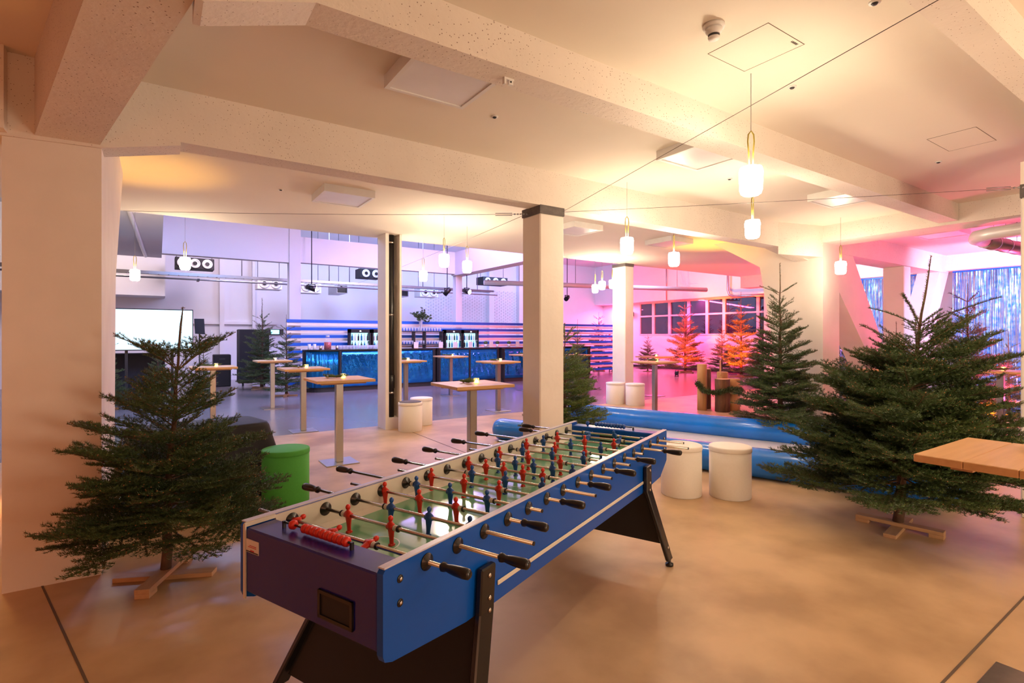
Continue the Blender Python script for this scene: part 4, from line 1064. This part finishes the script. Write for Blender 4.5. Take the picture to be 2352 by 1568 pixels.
for fi,(x,w_,nm,pos) in enumerate(((5.42,.70,'left lit bottle fridge, nearest the drink dispenser','the fridge nearest the drink dispenser'),(6.12,.62,'lit bottle fridge half hidden behind the channel column','the fridge half hidden by the channel column'),
    (8.80,.70,'left one of the two lit fridges under the slim hall column','the left of the paired fridges'),(9.50,.66,'right one of the two lit fridges under the slim hall column','the right of the paired fridges'))):
    fridge(x,w_,nm)
    for si,z in enumerate((1.262,1.512)):
        for b in range(6):
            bottle(x-w_/2+.10+b*(w_-.2)/5,16.88,z,'%s bottle on the %s shelf of %s'%(ORDB[b],['lower','upper'][si],pos),'bottles in %s'%pos,[M_dark,M_bb,M_bw][(b+fi+si)%3])
ORD=['leftmost','second','third','fourth','fifth','sixth','seventh','eighth','ninth','tenth','eleventh','twelfth','thirteenth','fourteenth','rightmost']
# glass rack and vase
t=thing('glass_shelf','open shelf rack of drinking glasses behind the bar','shelf',(7.58,17.0,0))
build('frame',MB().box(-.80,-.77,-.15,.1,0,1.83).box(-.28,-.25,-.15,.1,0,1.83).box(.12,.15,-.15,.1,0,1.83).box(.77,.80,-.15,.1,0,1.83),M_dark,t)
for z in(1.0,1.35,1.80): build('shelf_board',MB().box(-.82,.82,-.17,.12,z,z+.03),M_dark,t)
gp=[None]
def glass(x,y,z,label,grp):
    if gp[0] is None:
        gp[0]=tag(build('drinking_glass',MB().lathe((0,0,0),(0,0,1),[(.03,0),(.034,.005),(.038,.12),(.036,.12),(.031,.01)],12),M_glass),label,'glass',grp); o=gp[0]
    else: o=gp[0].copy(); COL.objects.link(o)
    o.location=(x,y,z); o['label']=label; o['group']=grp; return o
for r_,z in((0,1.03),(1,1.38),(2,1.83)):
    for c_ in range(15): glass(6.85+c_*.105,16.95,z,'%s clear drinking glass on the %s board of the rack behind the bar'%(ORD[c_],['lowest','middle','top'][r_]),'glasses on the %s rack board'%['lowest','middle','top'][r_])
for c_ in range(24): glass(4.62+(c_%12)*.105,16.25+.14*(c_//12),BH,'%s clear drinking glass in the %s row on the left bar counter'%((ORD[:11]+['rightmost'])[c_%12],['front','back'][c_//12]),'glasses on the left bar counter')
for c_ in range(6): glass(11.7+c_*.12,16.2,BH,'%s clear drinking glass on the right-hand bar counter'%ORDB[c_],'glasses on the right bar counter')
t=thing('drink_dispenser','glass drink dispenser with red punch on the left bar counter','dispenser',(4.25,16.3,BH))
build('jar',MB().lathe((0,0,0),(0,0,1),[(.10,0),(.11,.01),(.11,.30),(.05,.38)],20),mat('thin_glass',(.85,.9,.95),.05,alpha=.12),t)
build('punch',MB().lathe((0,0,.005),(0,0,1),[(.10,0),(.105,.22)],20),M_amber,t); build('lid',MB().cyl((0,0,.38),(0,0,.42),.055,n=16),M_white,t)
build('tap',MB().cyl((0,-.11,.05),(0,-.17,.05),.012,n=8),M_steel,t)
for x,y,h,lb in((3.72,16.3,.17,'white cup stack at the rounded end of the left bar'),(3.86,16.25,.17,'second white cup stack beside the rounded bar end'),(4.02,16.2,.12,'short steel shaker left of the drink dispenser'),(4.50,16.2,.12,'short steel shaker right of the drink dispenser')):
    tag(build('cup',MB().lathe((0,0,0),(0,0,1),[(.035,0),(.042,.01),(.045,h),(.038,h)],14),M_white if h>.15 else M_steel,loc=(x,y,BH)),lb,'cup')
t=thing('flower_vase','tall glass vase of fir branches on the rack behind the bar','vase',(7.55,16.9,1.83))
build('glass_vase',MB().lathe((0,0,0),(0,0,1),[(.05,0),(.055,.01),(.05,.15),(.075,.40),(.07,.40)],20),M_glass,t)
def bouquet():
    nr=np.random.RandomState(5); rg=random.Random(5); A=[]; w=MB()
    for k in range(22):
        a=rg.uniform(0,2*PI); r=rg.uniform(.05,.40); h=.50+rg.uniform(0,.38)-r*.5; p=Vector((0,0,.1)); m=Vector((math.cos(a)*.04,math.sin(a)*.04,.38)); q=Vector((math.cos(a)*r,math.sin(a)*r,h))
        w.cyl(p,m,.005,n=5); w.cyl(m,q,.004,n=5); A.append((m,q))
        for j in range(3):
            b=m.lerp(q,.5+.2*j); A.append((b,b+Vector((rg.uniform(-.08,.08),rg.uniform(-.08,.08),.04))))
    build('stems',w,M_twig,t)
    P0=np.array([a[0][:] for a in A]);P1=np.array([a[1][:] for a in A]); n=5000; i=nr.randint(0,len(A),n); P=P0[i]+(P1-P0)[i]*nr.rand(n,1)
    D=nr.normal(size=(n,3)); D/=np.linalg.norm(D,axis=1)[:,None]; wv=np.cross(D,nr.normal(size=(n,3))); wv/=np.linalg.norm(wv,axis=1)[:,None]
    V=np.empty((n,3,3)); V[:,0]=P+wv*.006;V[:,1]=P-wv*.006;V[:,2]=P+D*.05
    o=numesh('leaves',V.reshape(-1,3),np.arange(n*3).reshape(-1,3),M_needle,t); o['kind']='stuff'
bouquet()
for i,(x,lb) in enumerate(((7.05,'paper menu card on the bar below the vase'),(7.95,'paper menu card on the bar left of the paired fridges'),(8.5,'paper menu card before the left paired fridge'),(9.1,'paper menu card before the right paired fridge'),(9.95,'paper menu card on the bar right of the fridges'),(11.1,'rightmost paper menu card on the bar'))):
    t=thing('menu_card',lb,'card',(x,16.15,BH)); build('card',MB().box(-.08,.08,-.004,.004,.01,.21),M_paper,t); build('card_foot',MB().box(-.05,.05,-.03,.03,0,.012),M_wicker,t)
for x,lb in((9.75,'dark pot of cutlery on the bar right of the fridges'),(10.25,'dark leafy pot on the bar between two menu cards'),(10.75,'dark pot left of the rightmost menu card')):
    t=thing('table_pot',lb,'pot',(x,16.2,BH)); build('pot',MB().lathe((0,0,0),(0,0,1),[(.04,0),(.06,.12)],14),M_white,t); build('plant',MB().sphere((0,0,.17),.08,10,(1,1,.8)),M_needle,t)
# ------------------------------------------------------------------ pink room wall fittings
t=thing('fire_exit_sign','small red hanging safety sign by the pink wall','sign',(20.75,20.6,2.35))
build('sign_plate',MB().box(-.01,.01,-.16,.16,-.2,.2),M_redsign,t); build('pictogram',MB().box(-.014,-.011,-.03,.03,-.12,.12).box(-.014,-.011,-.09,.09,.05,.10),M_paper,t); build('cord',MB().cyl((0,0,.2),(0,0,3.25),.006,n=6),M_dark,t)
t=thing('fire_alarm_box','small red fire alarm box on the pink wall','alarm',(21.45,21.3,1.5)); build('box',MB().rbox(-.05,.0,-.1,.1,-.12,.12,.01),M_redsign,t); build('button',MB().cyl((-.05,0,0),(-.056,0,0),.03,n=12),M_paper,t)
t=thing('wall_poster','pinkish paper poster on the wall left of the fire alarm box','poster',(21.48,21.8,1.6)); build('sheet',MB().box(-.008,0,-.25,.25,-.3,.3),M_paper,t)
build('poster_print',MB().box(-.010,-.0085,-.2,.2,-.05,.05).box(-.010,-.0085,-.2,.0,-.22,-.1).box(-.010,-.0085,.05,.2,.1,.25),M_redsign,t)
t=thing('wall_floodlight','glaring pale wall floodlight left of the white column','floodlight',(21.3,20.3,2.85)); build('housing',MB().box(-.02,.15,-.25,.25,-.12,.12),M_dark,t); build('lens',MB().box(-.03,-.021,-.23,.23,-.10,.10),M_pinklens,t)
t=thing('drain_pipe','grey downpipe with an elbow above the windows','pipe',(20.6,13.2,0))
build('pipe',MB().tube([(0,.6,5.4),(0,.6,3.65),(0,.52,3.45),(0,.3,3.38),(0,-1.6,3.30)],.05,12),M_grey,t)
t=thing('conduit','thin vertical conduit on the wall over the windows','pipe',(20.8,17.3,3.43)); build('tube',MB().cyl((0,0,0),(0,0,2.1),.03,n=8),M_grey,t)
S.unit_settings.system='METRIC'
